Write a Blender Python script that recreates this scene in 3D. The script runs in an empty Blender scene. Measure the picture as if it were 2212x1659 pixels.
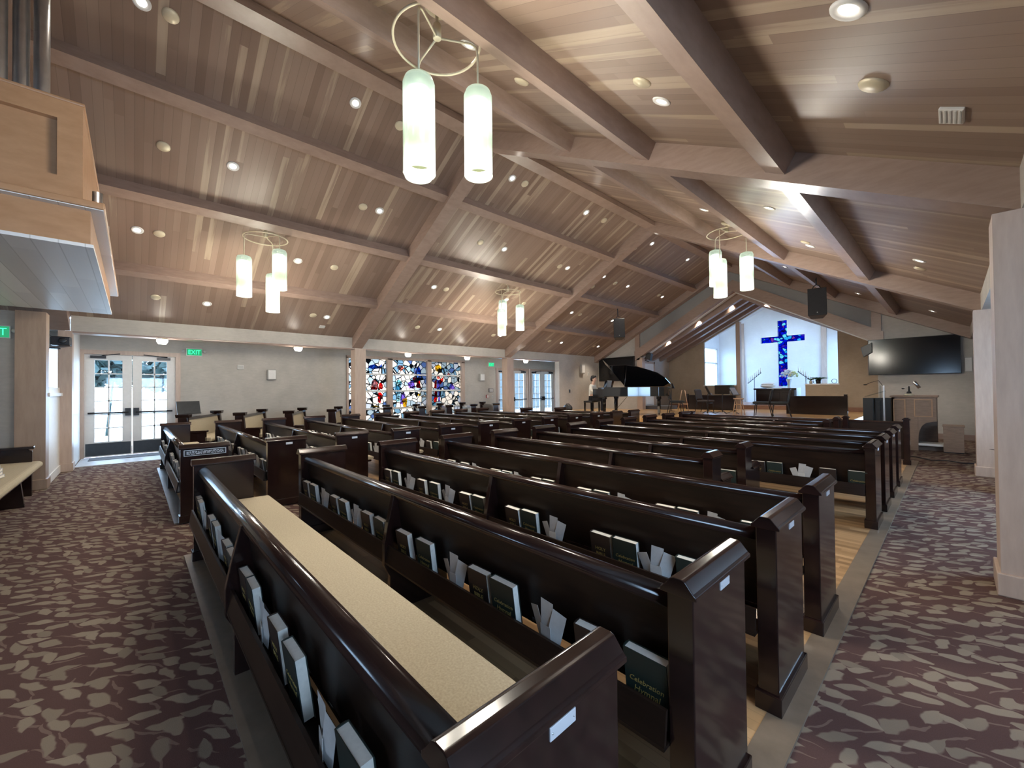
import bpy, bmesh, math, random
from mathutils import Vector, Matrix, Euler
C = bpy.context.scene.collection
R = math.radians
PI = math.pi
rnd = random.Random(7)
ORD = ['first','second','third','fourth','fifth','sixth','seventh','eighth','ninth','tenth','eleventh','twelfth','thirteenth','fourteenth','fifteenth','sixteenth','seventeenth','eighteenth']

# ------------------------------------------------------------------ materials
class N:
    """small node-tree writer"""
    def __init__(s, name):
        s.m = bpy.data.materials.new(name); s.m.use_nodes = True
        s.t = s.m.node_tree; s.t.nodes.clear()
        s.out = s.t.nodes.new('ShaderNodeOutputMaterial')
    def n(s, typ, **kw):
        nd = s.t.nodes.new(typ)
        for k, v in kw.items():
            if k.startswith('i_'):
                key = k[2:]; key = int(key) if key.isdigit() else key.replace('_', ' ')
                s.put(nd, key, v)
            else: setattr(nd, k, v)
        return nd
    def put(s, nd, key, v):
        inp = nd.inputs[key]
        if hasattr(v, 'is_output'): s.t.links.new(v, inp)
        elif hasattr(v, 'bl_idname') and hasattr(v, 'outputs'): s.t.links.new(v.outputs[0], inp)
        else:
            if isinstance(v, tuple) and len(v) == 3 and inp.type == 'RGBA': v = v + (1,)
            inp.default_value = v
    def math(s, op, a, b=0.0, c=None):
        nd = s.n('ShaderNodeMath', operation=op); s.put(nd, 0, a); s.put(nd, 1, b)
        if c is not None: s.put(nd, 2, c)
        return nd
    def ramp(s, fac, stops, interp='LINEAR'):
        nd = s.n('ShaderNodeValToRGB'); s.put(nd, 'Fac', fac)
        cr = nd.color_ramp; cr.interpolation = interp
        while len(cr.elements) > 1: cr.elements.remove(cr.elements[-1])
        for i, (p, c) in enumerate(stops):
            e = cr.elements[0] if i == 0 else cr.elements.new(p)
            e.position = p; e.color = tuple(c) + (1,) if len(c) == 3 else c
        return nd
    def mixc(s, f, a, b, mode='MIX'):
        nd = s.n('ShaderNodeMix', data_type='RGBA', blend_type=mode)
        s.put(nd, 0, f); s.put(nd, 6, a); s.put(nd, 7, b)
        return nd.outputs[2]
    def pos(s): return s.n('ShaderNodeNewGeometry').outputs['Position']
    def obj(s): return s.n('ShaderNodeTexCoord').outputs['Object']
    def sep(s, v): return s.n('ShaderNodeSeparateXYZ', i_0=v).outputs
    def scale(s, v, sc):
        nd = s.n('ShaderNodeVectorMath', operation='MULTIPLY'); s.put(nd, 0, v); s.put(nd, 1, sc); return nd.outputs[0]
    def noise(s, v, scale, detail=3, rough=.5):
        nd = s.n('ShaderNodeTexNoise'); s.put(nd, 'Vector', v); s.put(nd, 'Scale', scale); s.put(nd, 'Detail', detail); s.put(nd, 'Roughness', rough)
        return nd.outputs['Fac']
    def bsdf(s, col, rough=.5, metal=0, spec=.5, coat=0, bump=None, bstr=.1, trans=0, bdist=.01, **kw):
        p = s.n('ShaderNodeBsdfPrincipled')
        s.put(p, 'Base Color', col); s.put(p, 'Roughness', rough); s.put(p, 'Metallic', metal)
        s.put(p, 'Specular IOR Level', spec); s.put(p, 'Coat Weight', coat); s.put(p, 'Coat Roughness', .08)
        if trans: s.put(p, 'Transmission Weight', trans)
        for k, v in kw.items(): s.put(p, k.replace('_', ' '), v)
        if bump is not None:
            b = s.n('ShaderNodeBump'); s.put(b, 'Height', bump); s.put(b, 'Strength', bstr); s.put(b, 'Distance', bdist)
            s.t.links.new(b.outputs[0], p.inputs['Normal'])
        s.t.links.new(p.outputs[0], s.out.inputs[0]); return s.m
    def surf(s, sh):
        s.t.links.new(sh.outputs[0] if hasattr(sh, 'outputs') else sh, s.out.inputs[0]); return s.m

def plain(name, col, rough=.5, metal=0, spec=.5, coat=0, var=.08, scale=14):
    w = N(name)
    f = w.noise(w.obj(), scale, 3)
    a = tuple(c*(1-var) for c in col); b = tuple(min(1, c*(1+var)) for c in col)
    return w.bsdf(w.ramp(f, [(.3, a), (.7, b)]).outputs[0], rough, metal, spec, coat)

def boards(name, axis, across, stops, width, length, rough, grain=.16, coat=0, spec=.5):
    """planks running along `axis` (0 x, 1 y), repeated along `across`"""
    w = N(name); p = w.pos(); o = w.sep(p)
    idx = w.math('FLOOR', w.math('DIVIDE', o[across], width))
    wn = w.n('ShaderNodeTexWhiteNoise', noise_dimensions='1D'); w.put(wn, 'W', idx)
    off = w.math('MULTIPLY', wn.outputs[0], length)
    seg = w.math('FLOOR', w.math('DIVIDE', w.math('ADD', o[axis], off), length))
    key = w.n('ShaderNodeCombineXYZ'); w.put(key, 0, idx); w.put(key, 1, seg)
    wn2 = w.n('ShaderNodeTexWhiteNoise', noise_dimensions='2D'); w.put(wn2, 'Vector', key)
    sc = [2.2, 2.2, 2.2]; sc[across] = 46
    g = w.noise(w.scale(p, tuple(sc)), 1, 4, .6)
    sc2 = [.5, .5, .5]; sc2[across] = 7
    g2 = w.noise(w.scale(p, tuple(sc2)), 1, 2, .5)
    f = w.math('ADD', wn2.outputs[0], w.math('MULTIPLY', w.math('SUBTRACT', g, .5), grain))
    f = w.math('ADD', f, w.math('MULTIPLY', w.math('SUBTRACT', g2, .5), .5))
    col = w.ramp(f, stops).outputs[0]
    fr = w.math('FRACT', w.math('DIVIDE', o[across], width))
    line = w.math('LESS_THAN', fr, .05)
    col = w.mixc(w.math('MULTIPLY', line, .35), col, tuple(c*.35 for c in stops[0][1]))
    return w.bsdf(col, rough, coat=coat, spec=spec, bump=line, bstr=-.15)

def solidwood(name, dark, light, rough=.3, coat=0, scale=(3, 3, 3), spec=.5):
    w = N(name); p = w.obj()
    g = w.noise(w.scale(p, scale), 4, 5, .6)
    return w.bsdf(w.ramp(g, [(.3, dark), (.7, light)]).outputs[0], rough, coat=coat, spec=spec)

M = {}
M['ceil'] = boards('ceiling boards', 0, 1, [(0, (.205,.138,.106)), (.3, (.235,.163,.126)), (.65, (.258,.182,.142)), (.9, (.285,.205,.16)), (.93, (.36,.275,.205)), (1, (.40,.31,.235))], .098, 3.6, .36, spec=.4)
M['beam'] = solidwood('beam wood', (.27,.188,.152), (.335,.24,.198), .34, scale=(1.2, 1.2, 5))
M['darkbeam'] = solidwood('chancel ceiling wood', (.24,.125,.08), (.32,.17,.115), .4, scale=(1.5, 4, 4))
M['column'] = solidwood('column wood', (.40,.30,.24), (.47,.36,.295), .4, scale=(5, 5, .8))
M['case'] = solidwood('balcony maple', (.38,.21,.11), (.46,.27,.15), .35, scale=(1.2, 1.2, 3))
M['underside'] = boards('whitewashed boards', 0, 1, [(0, (.62,.63,.65)), (.5, (.72,.73,.75)), (1, (.80,.81,.82))], .16, 2.2, .45)
M['pew'] = solidwood('dark varnished mahogany', (.009,.004,.0035), (.019,.008,.0065), .17, coat=.2, scale=(1, 6, 6), spec=.42)
M['pewlight'] = solidwood('pew back panel wood', (.011,.006,.0045), (.022,.012,.008), .36, scale=(1, 8, 8), spec=.2)
M['cushion'] = plain('oatmeal upholstery', (.40,.345,.25), .9, spec=.2, var=.13, scale=120)
M['oak'] = boards('oak strip floor', 0, 1, [(0, (.22,.125,.06)), (.4, (.32,.19,.09)), (.8, (.42,.26,.13)), (1, (.50,.32,.17))], .058, 1.1, .3)
M['border'] = solidwood('floor border board', (.14,.105,.075), (.19,.145,.105), .4, scale=(2, 2, 2))
M['stage'] = boards('stage maple floor', 0, 1, [(0, (.46,.27,.11)), (.5, (.55,.34,.15)), (1, (.63,.41,.2))], .06, 1.2, .28)
M['white'] = plain('white paint', (.68,.67,.65), .45, var=.03)
M['cream'] = plain('cream metal', (.62,.55,.40), .4, metal=.2, var=.04)
M['black'] = plain('black satin', (.008,.008,.009), .35)
M['lacquer'] = plain('black lacquer', (.006,.006,.007), .07, coat=1, var=0)
M['tv'] = plain('black screen glass', (.004,.004,.005), .12, var=0)
M['charcoal'] = plain('charcoal metal', (.03,.03,.033), .4, metal=.5)
M['greyfab'] = plain('grey chair fabric', (.028,.031,.032), .9, var=.2, scale=80)
M['brownfab'] = plain('brown chair fabric', (.085,.066,.055), .9, var=.2, scale=80)
M['chrome'] = plain('brushed steel', (.55,.55,.56), .28, metal=1, var=.05)
M['plate'] = plain('dull silver plate', (.62,.62,.64), .35, metal=.4, var=.05)
M['pages'] = plain('page edges', (.78,.75,.68), .8, var=.05, scale=60)
M['bible'] = plain('brown leatherette', (.020,.012,.010), .5)
M['hymnal'] = plain('dark green book cloth', (.010,.020,.017), .55)
M['paper'] = plain('printed card', (.48,.47,.46), .7, var=.06, scale=40)
M['gold'] = plain('gilt', (.45,.33,.10), .4, metal=.3)
M['silverpipe'] = plain('organ pipe metal', (.50,.50,.50), .3, metal=.9)
M['skin'] = plain('skin', (.55,.33,.24), .55)
M['hair'] = plain('black hair', (.008,.006,.006), .45)
M['shirt'] = plain('cream shirt', (.62,.60,.55), .85)
M['trousers'] = plain('black trousers', (.012,.012,.015), .9)
M['stool'] = plain('pale birch', (.52,.32,.19), .4)
M['organ'] = solidwood('organ oak', (.20,.13,.09), (.27,.18,.125), .45, scale=(2, 2, 6))
M['leaf'] = plain('green leaf', (.06,.16,.05), .6, var=.5, scale=20)
M['treeleaf'] = plain('tree foliage', (.010,.028,.026), .8, var=.6, scale=5)
M['bluewhite'] = plain('hydrangea petals', (.55,.62,.72), .8, var=.3, scale=30)
M['yellowgreen'] = plain('yellow green petals', (.55,.60,.32), .8, var=.3, scale=30)
M['candle'] = plain('white wax', (.82,.80,.74), .5, var=.02)
M['red'] = plain('red plastic', (.35,.02,.03), .4)
M['greyplastic'] = plain('grey plastic', (.42,.42,.40), .5, var=.04)
M['tile'] = plain('pale threshold tile', (.46,.46,.47), .35, var=.06)
M['mat'] = plain('grey door mat', (.10,.10,.11), .9, var=.3, scale=90)
M['concrete'] = plain('outdoor concrete', (.55,.55,.52), .8)
M['siding'] = plain('pale siding', (.036,.044,.046), .7)
M['darkglass'] = plain('far window glass', (.012,.019,.026), .2)
M['steeldark'] = plain('kick plate', (.05,.055,.06), .35, metal=.6)

def plaster(name, col, var=.1):
    w = N(name); p = w.pos()
    f = w.noise(p, 1.7, 5, .6); f2 = w.noise(w.scale(p, (1, 1, 3)), 9, 3)
    f = w.math('ADD', w.math('MULTIPLY', f, .7), w.math('MULTIPLY', f2, .3))
    return w.bsdf(w.ramp(f, [(.35, tuple(c*(1-var) for c in col)), (.65, tuple(c*(1+var) for c in col))]).outputs[0], .75, spec=.3, bump=w.noise(p, 60, 3), bstr=.08)
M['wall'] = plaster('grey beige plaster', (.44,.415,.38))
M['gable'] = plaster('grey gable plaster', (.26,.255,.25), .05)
M['beige'] = plaster('tan chancel plaster', (.37,.295,.22))
M['post'] = solidwood('balcony post wood', (.27,.185,.13), (.33,.235,.17), .4, scale=(5, 5, .8))
M['alcove'] = plaster('white alcove plaster', (.66,.66,.66), .05)

def carpet():
    w = N('leaf pattern carpet'); p = w.pos()
    wob = w.n('ShaderNodeTexNoise'); w.put(wob, 'Vector', p); w.put(wob, 'Scale', 7.0); w.put(wob, 'Detail', 2.0)
    d = w.n('ShaderNodeVectorMath', operation='SCALE'); w.put(d, 0, wob.outputs['Color']); w.put(d, 'Scale', .09)
    pd = w.n('ShaderNodeVectorMath', operation='ADD'); w.put(pd, 0, p); w.put(pd, 1, d)
    def layer(sc, shift, hl, hw):
        v = w.n('ShaderNodeVectorMath', operation='ADD'); w.put(v, 0, w.scale(pd.outputs[0], (sc, sc, 0))); w.put(v, 1, (shift, shift*.7, 0))
        vo = w.n('ShaderNodeTexVoronoi', voronoi_dimensions='2D', feature='F1'); w.put(vo, 'Vector', v.outputs[0]); w.put(vo, 'Scale', 1.0); w.put(vo, 'Randomness', .85)
        df = w.n('ShaderNodeVectorMath', operation='SUBTRACT'); w.put(df, 0, v.outputs[0]); w.put(df, 1, vo.outputs['Position'])
        cs = w.n('ShaderNodeSeparateColor'); w.put(cs, 0, vo.outputs['Color'])
        rot = w.n('ShaderNodeVectorRotate', rotation_type='Z_AXIS'); w.put(rot, 'Vector', df.outputs[0])
        w.put(rot, 'Angle', w.math('ADD', w.math('MULTIPLY', cs.outputs[0], -1.25), -.02))
        o = w.sep(rot.outputs[0])
        u = w.math('DIVIDE', o[0], hl); vv = w.math('DIVIDE', w.math('ABSOLUTE', o[1]), hw)
        val = w.math('ADD', w.math('MULTIPLY', u, u), vv)
        mask = w.n('ShaderNodeMapRange', interpolation_type='SMOOTHSTEP'); w.put(mask, 0, val); w.put(mask, 1, 1.12); w.put(mask, 2, .78)
        return mask.outputs[0], cs.outputs[1]
    m1, c1 = layer(8.0, 0, .68, .235)
    m2, c2 = layer(7.0, 3.3, .85, .05)
    fine = w.noise(p, 260, 2)
    base = w.mixc(fine, (.066,.036,.033), (.100,.058,.052))
    leaf = w.mixc(c1, (.18,.145,.112), (.265,.22,.17))
    leaf = w.mixc(w.math('MULTIPLY', fine, .5), leaf, (.16,.125,.095))
    col = w.mixc(w.math('MULTIPLY', m2, .5), base, (.21,.155,.125))
    col = w.mixc(m1, col, leaf)
    return w.bsdf(col, .95, spec=.1, bump=fine, bstr=.25)
M['carpet'] = carpet()

def glass(name, tint):
    w = N(name)
    t = w.n('ShaderNodeBsdfTransparent'); w.put(t, 'Color', tint)
    g = w.n('ShaderNodeBsdfGlossy'); w.put(g, 'Roughness', .03)
    mx = w.n('ShaderNodeMixShader'); w.put(mx, 0, .06); w.put(mx, 1, t); w.put(mx, 2, g)
    return w.surf(mx)
M['glass'] = glass('clear window glass', (.95, .98, 1))
M['blueglass'] = glass('pale blue glass', (.75, .88, 1))
M['acrylic'] = glass('clear acrylic', (.80, .84, .86))

def stained(name, stops, sc, lead, edge=.045, aniso=(1, 1, 1)):
    w = N(name); p = w.scale(w.pos(), aniso)
    a = w.n('ShaderNodeTexVoronoi', feature='F1', distance='CHEBYCHEV'); w.put(a, 'Vector', p); w.put(a, 'Scale', sc)
    b = w.n('ShaderNodeTexVoronoi', feature='DISTANCE_TO_EDGE'); w.put(b, 'Vector', p); w.put(b, 'Scale', sc*.9)
    c = w.n('ShaderNodeSeparateColor'); a2 = w.n('ShaderNodeTexVoronoi', feature='F1'); w.put(a2, 'Vector', p); w.put(a2, 'Scale', sc*.9)
    w.put(c, 0, a2.outputs['Color'])
    col = w.ramp(c.outputs[0], stops, 'CONSTANT').outputs[0]
    t = w.n('ShaderNodeBsdfTransparent'); w.put(t, 'Color', col)
    tl = w.n('ShaderNodeBsdfTranslucent'); w.put(tl, 'Color', col)
    gl = w.n('ShaderNodeMixShader'); w.put(gl, 0, .35); w.put(gl, 1, t); w.put(gl, 2, tl)
    dk = w.n('ShaderNodeBsdfDiffuse'); w.put(dk, 'Color', lead)
    mx = w.n('ShaderNodeMixShader'); w.put(mx, 0, w.math('LESS_THAN', b.outputs['Distance'], edge)); w.put(mx, 1, gl); w.put(mx, 2, dk)
    return w.surf(mx)
M['stained'] = stained('pale leaded glass', [(0, (.46,.38,.31)), (.16, (.20,.24,.25)), (.34, (.48,.40,.33)), (.5, (.30,.29,.27)), (.66, (.52,.42,.34)), (.84, (.14,.16,.22)), (.92, (.36,.32,.30))], 6.2, (.006,.009,.014), .055)
M['sred'] = stained('red leaded glass', [(0, (.9,.05,.05)), (.4, (.6,.03,.07)), (.7, (.95,.14,.10))], 9, (.02,.01,.02), .05)
M['sblue'] = stained('blue leaded glass', [(0, (.08,.22,.7)), (.5, (.14,.32,.8)), (.8, (.28,.5,.9))], 9, (.01,.01,.03), .05)
M['spurple'] = stained('violet leaded glass', [(0, (.42,.32,.85)), (.5, (.6,.45,.9)), (.8, (.4,.45,.9))], 9, (.02,.01,.03), .05)
M['syellow'] = stained('amber leaded glass', [(0, (.95,.72,.12)), (.6, (.9,.6,.1))], 9, (.03,.02,.01), .05)
M['scyan'] = stained('cyan leaded glass', [(0, (.4,.75,.85)), (.5, (.6,.85,.9))], 9, (.01,.02,.04), .05)
M['spink'] = stained('rose leaded glass', [(0, (.9,.4,.36)), (.5, (.85,.5,.5))], 9, (.02,.01,.02), .05)
M['cross'] = stained('cobalt leaded glass', [(0, (.008,.022,.20)), (.36, (.05,.18,.24)), (.5, (.006,.015,.14)), (.68, (.06,.03,.17)), (.82, (.12,.24,.25)), (.94, (.14,.05,.15))], 8.5, (.002,.003,.02), .035)

def emit(name, col, strength):
    w = N(name); e = w.n('ShaderNodeEmission'); w.put(e, 'Color', col); w.put(e, 'Strength', strength)
    return w.surf(e)
M['lens'] = emit('downlight lens', (1, .93, .82), 14)
M['puck'] = emit('glowing glass puck', (1, .95, .86), 9)
M['exitgreen'] = emit('exit letters', (.03, .85, .25), 1.6)
M['exitface'] = emit('exit face', (.05, .55, .25), .35)

def inner_tube():  # bulb glow painted in: emission strength and tint vary with height
    w = N('inner frosted diffuser'); o = w.sep(w.obj())
    h = w.n('ShaderNodeMapRange'); w.put(h, 0, o[2]); w.put(h, 1, -.66); w.put(h, 2, -.09)
    st = w.ramp(h.outputs[0], [(0, (.10,.10,.10)), (.22, (.15,.15,.15)), (.42, (.34,.34,.34)), (.6, (1,1,1)), (.84, (1,1,1)), (1, (.32,.32,.32))]).outputs[0]
    cl = w.ramp(h.outputs[0], [(0, (.75,.82,.42)), (.3, (.85,.92,.55)), (.55, (.95,1,.88)), (1, (.95,1,.92))]).outputs[0]
    e = w.n('ShaderNodeEmission'); w.put(e, 'Color', cl); w.put(e, 'Strength', w.math('MULTIPLY', st, 3.2))
    return w.surf(e)
M['tube'] = inner_tube()
def frosted():
    w = N('frosted outer glass')
    t = w.n('ShaderNodeBsdfTransparent'); w.put(t, 'Color', (.86, .92, .88))
    d = w.n('ShaderNodeBsdfTranslucent'); w.put(d, 'Color', (.86, .93, .85))
    d2 = w.n('ShaderNodeBsdfDiffuse'); w.put(d2, 'Color', (.8, .88, .84))
    g = w.n('ShaderNodeBsdfGlossy'); w.put(g, 'Roughness', .2)
    lw = w.n('ShaderNodeLayerWeight'); w.put(lw, 'Blend', .35)
    a = w.n('ShaderNodeMixShader'); w.put(a, 0, .6); w.put(a, 1, d); w.put(a, 2, d2)
    b = w.n('ShaderNodeMixShader'); w.put(b, 0, w.math('MULTIPLY_ADD', lw.outputs['Facing'], .5, .20)); w.put(b, 1, t); w.put(b, 2, a)
    c = w.n('ShaderNodeMixShader'); w.put(c, 0, .06); w.put(c, 1, b); w.put(c, 2, g)
    return w.surf(c)
M['frost'] = frosted()
M['rim'] = emit('lit glass rim', (.9, 1, .78), .9)  # light caught by the shade's glass edge, painted in as emission

# ------------------------------------------------------------------ mesh helpers
class B:
    """collects shapes, links them as one mesh object"""
    def __init__(s): s.v = []; s.f = []; s.sm = []
    def add(s, vs, fs, smooth=False, mtx=None):
        o = len(s.v)
        for v in vs:
            v = Vector(v)
            if mtx is not None: v = mtx @ v
            s.v.append(tuple(v))
        for f in fs: s.f.append(tuple(i+o for i in f)); s.sm.append(smooth)
        return s
    def box(s, a, b, mtx=None):
        x0, y0, z0 = a; x1, y1, z1 = b
        return s.add([(x0,y0,z0),(x1,y0,z0),(x1,y1,z0),(x0,y1,z0),(x0,y0,z1),(x1,y0,z1),(x1,y1,z1),(x0,y1,z1)],
                     [(3,2,1,0),(4,5,6,7),(0,1,5,4),(1,2,6,5),(2,3,7,6),(3,0,4,7)], mtx=mtx)
    def prism(s, poly, ax, c0, c1, mtx=None, smooth=False):
        """poly: 2-d points in the plane of the two other axes (order x,y,z), extruded along ax"""
        n = len(poly)
        def pt(p, c):
            q = list(p); q.insert(ax, c); return tuple(q)
        vs = [pt(p, c0) for p in poly] + [pt(p, c1) for p in poly]
        ar = sum(poly[i][0]*poly[(i+1)%n][1]-poly[(i+1)%n][0]*poly[i][1] for i in range(n))
        flip = (ar > 0) == (ax != 1)
        fs = [tuple(range(n-1, -1, -1)), tuple(range(n, 2*n))] + [(i, (i+1)%n, n+(i+1)%n, n+i) for i in range(n)]
        if (c1 < c0): flip = not flip
        if not flip: fs = [f[::-1] for f in fs]
        o = len(s.v); s.add(vs, fs, smooth, mtx)
        if smooth:
            s.sm[-len(fs)] = False; s.sm[-len(fs)+1] = False
        return s
    def tube(s, path, r, n=10, closed=False, mtx=None):
        P = [Vector(p) for p in path]; m = len(P); vs = []; fs = []
        rr = r if isinstance(r, (list, tuple)) else [r]*m
        up = None
        for i in range(m):
            if closed: d = P[(i+1)%m]-P[i-1]
            else: d = P[min(i+1, m-1)]-P[max(i-1, 0)]
            d.normalize()
            if up is None:
                up = Vector((0,0,1)) if abs(d.z) < .9 else Vector((1,0,0))
            u = d.cross(up); u.normalize(); w = u.cross(d); w.normalize(); up = w
            for k in range(n):
                a = 2*PI*k/n; vs.append(P[i]+rr[i]*(math.cos(a)*u+math.sin(a)*w))
        for i in range(m if closed else m-1):
            j = (i+1) % m
            for k in range(n):
                fs.append((i*n+k, i*n+(k+1)%n, j*n+(k+1)%n, j*n+k))
        if not closed: fs += [tuple(range(n-1, -1, -1)), tuple(range((m-1)*n, m*n))]
        return s.add(vs, fs, True, mtx)
    def lathe(s, prof, n=20, mtx=None, cap=True):
        vs = []; fs = []; m = len(prof)
        for r, z in prof:
            for k in range(n):
                a = 2*PI*k/n; vs.append((r*math.cos(a), r*math.sin(a), z))
        for i in range(m-1):
            for k in range(n): fs.append((i*n+k, i*n+(k+1)%n, (i+1)*n+(k+1)%n, (i+1)*n+k))
        if cap: fs += [tuple(range(n-1, -1, -1)), tuple(range((m-1)*n, m*n))]
        return s.add(vs, fs, True, mtx)
    def ball(s, c, r, nu=12, nv=8, mtx=None):
        rx, ry, rz = r if isinstance(r, (tuple, list)) else (r, r, r)
        vs = []; fs = []
        for i in range(nv+1):
            t = PI*i/nv
            for k in range(nu):
                a = 2*PI*k/nu; vs.append((c[0]+rx*math.sin(t)*math.cos(a), c[1]+ry*math.sin(t)*math.sin(a), c[2]+rz*math.cos(t)))
        for i in range(nv):
            for k in range(nu): fs.append(((i+1)*nu+k, (i+1)*nu+(k+1)%nu, i*nu+(k+1)%nu, i*nu+k))
        return s.add(vs, fs, True, mtx)
    def build(s, name, m, parent=None, bevel=0, loc=None, rot=None):
        me = bpy.data.meshes.new(name); me.from_pydata(s.v, [], s.f); me.update()
        for p, q in zip(me.polygons, s.sm): p.use_smooth = q
        bm = bmesh.new(); bm.from_mesh(me)
        if any(s.sm): bmesh.ops.remove_doubles(bm, verts=bm.verts, dist=1e-6)
        bmesh.ops.recalc_face_normals(bm, faces=bm.faces)
        if bevel: bmesh.ops.bevel(bm, geom=list(bm.edges), offset=bevel, segments=2, affect='EDGES', profile=.5, clamp_overlap=True)
        bm.to_mesh(me); bm.free()
        me.materials.append(M[m] if isinstance(m, str) else m)
        o = bpy.data.objects.new(name, me); C.objects.link(o)
        if parent is not None: o.parent = parent
        if loc is not None: o.location = loc
        if rot is not None: o.rotation_euler = rot
        return o

def tag(o, label, cat, group=None):
    o['label'] = label; o['category'] = cat
    if group: o['group'] = group
    return o
def thing(name, label, cat, loc=(0,0,0), rz=0, group=None, rot=None):
    o = bpy.data.objects.new(name, None); C.objects.link(o); o.empty_display_size = .1
    o.location = loc; o.rotation_euler = rot if rot else (0, 0, rz)
    return tag(o, label, cat, group)
def struct(name, b, m, parent=None, label=None, **kw):
    o = b.build(name, m, parent, **kw); o['kind'] = 'structure'
    if label: o['label'] = label
    return o
def sgroup(name, label=None):
    o = bpy.data.objects.new(name, None); C.objects.link(o); o['kind'] = 'structure'
    if label: o['label'] = label
    return o
def dup(o, parent=None, loc=None, rot=None, label=None):
    """copy of a thing with copies of its parts and sub-parts"""
    kids = [c for c in ALL() if c.parent == o]
    c = o.copy(); C.objects.link(c)
    if parent is not None: c.parent = parent
    if loc is not None: c.location = loc
    if rot is not None: c.rotation_euler = rot
    if label: c['label'] = label
    for k in kids: dup(k, c)
    return c
def ALL(): return list(C.objects)
KIDS = {}
def tree(o):
    """remember the children of a prototype so that copying is quick"""
    return (o, [tree(c) for c in ALL() if c.parent == o])
def grow(t, loc=None, rot=None, label=None, parent=None, scale=None):
    o, ch = t
    c = o.copy(); C.objects.link(c)
    if parent is not None: c.parent = parent
    if loc is not None: c.location = loc
    if rot is not None: c.rotation_euler = rot
    if scale is not None: c.scale = scale
    if label: c['label'] = label
    for k in ch: grow(k, parent=c)
    return c
# ------------------------------------------------------------------ the room
SL = .52                      # roof pitch
TH = math.atan(SL)
XL, XRW = -11.65, .35         # eave lines of the nave
ZE = 3.03
RX = -5.65                    # ridge
def zc(x): return ZE+SL*(x-XL) if x < RX else ZE+SL*(XRW-x)
YB, YF = -6.0, 16.5           # back and front of the nave
struct('floor', B().box((-16, -8, -.1), (4, 26, 0)), 'carpet', label='maroon carpet with a taupe leaf pattern')
# wood platforms set into the carpet under the pews
def platform(name, x0, x1, y0, y1, label):
    p = sgroup(name, label)
    struct('boards', B().box((x0+.13, y0+.13, 0), (x1-.13, y1-.13, .012)), 'oak', p)
    b = B()
    b.box((x0, y0, 0), (x1, y0+.13, .014)); b.box((x0, y1-.13, 0), (x1, y1, .014))
    b.box((x0, y0+.13, 0), (x0+.13, y1-.13, .014)); b.box((x1-.13, y0+.13, 0), (x1, y1-.13, .014))
    struct('border', b, 'border', p)
platform('floor_platform', -4.80, -.47, .34, 11.3, 'oak strip floor under the centre pews with a grey border board')
platform('floor_platform', -10.75, -6.03, .34, 10.9, 'oak strip floor under the left pews with a grey border board')
# roof slopes
def slope(name, x0, x1, y0, y1, t, m, label):
    z0, z1 = zc(x0), zc(x1)
    return struct(name, B().prism([(x0, z0), (x1, z1), (x1, z1+t), (x0, z0+t)], 1, y0, y1), m, label=label)
slope('ceiling_left', XL-.05, RX, YB, YF, .12, 'ceil', 'left slope of the boarded ceiling')
slope('ceiling_right', RX, XRW+.05, YB, YF, .12, 'ceil', 'right slope of the boarded ceiling')
# ridge beam, trusses, purlins
for y0, y1 in ((YB, -1.2), (-1.2, 4.59), (4.59, 10.45), (10.45, YF)):
    struct('ridge_beam', B().box((-5.745, y0, 5.94), (-5.46, y1, 6.12)), 'beam')
TR = [(-1.2, -.91), (4.585, 4.875), (10.45, 10.74), (16.21, 16.5)]
for y0, y1 in TR:
    d = .3
    struct('rafter_beam', B().prism([(XL, zc(XL)-d), (RX, zc(RX)-d), (RX, zc(RX)), (XL, zc(XL))], 1, y0, y1), 'beam')
    struct('rafter_beam', B().prism([(RX, zc(RX)-d), (XRW, zc(XRW)-d), (XRW, zc(XRW)), (RX, zc(RX))], 1, y0, y1), 'beam')
bays = [(-.91, 4.585), (4.875, 10.45), (10.74, 16.21), (YB, -1.2)]
off = .226
def purlin(xa, xb, side):
    """xa, xb: x of the two bottom edges; the sides stand square to the slope"""
    for y0, y1 in bays:
        if side < 0:
            za, zb = zc(xa)-off, zc(xb)-off; nx = -SL*off/(1+SL*SL)
        else:
            za, zb = zc(xa)-off, zc(xb)-off; nx = SL*off/(1+SL*SL)
        nz = off/(1+SL*SL)
        struct('purlin_beam', B().prism([(xa, za), (xb, zb), (xb+nx, zb+nz), (xa+nx, za+nz)], 1, y0, y1), 'beam')
for xa, xb in ((-6.905, -6.75), (-8.48, -8.325), (-10.085, -9.955)): purlin(xa, xb, -1)
for xa, xb in ((-3.83, -3.67), (-2.62, -2.46), (-1.22, -1.06)): purlin(xa, xb, 1)

# left eave: header, columns, the aisle beyond it
ZH = 2.725
struct('wall_header_left', B().box((XL-.3, -.9, ZH), (XL, 13.62, ZE+.1)), 'wall', label='plaster header over the left side aisle')
struct('trim_1', B().box((XL-.34, -.9, ZH-.03), (XL-.02, 13.62, ZH)), 'beam', label='wood underside of the left header')
struct('wall_left', B().box((XL-.25, 13.62, 0), (XL, YF, ZE+.1)), 'wall', label='left wall by the piano')
def column(x0, x1, y0, y1, ztop, label, m='column'):
    p = sgroup('column', label)
    struct('shaft', B().box((x0, y0, 0), (x1, y1, ztop)), m, p)
    struct('plinth', B().box((x0-.02, y0-.02, 0), (x1+.02, y1+.02, .16)), m, p, bevel=.008)
column(XL-.3, XL, 4.66, 4.98, ZH, 'left column in front of the stained glass')
column(XL-.3, XL, 10.56, 10.9, ZH, 'left column in front of the far glass doors')
column(XL-.3, XL, -1.07, -.88, ZH, 'left column beside the near glass doors')
column(-10.1, -9.77, -1.34, -1.02, 2.8, 'wood post under the balcony', m='post')
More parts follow.
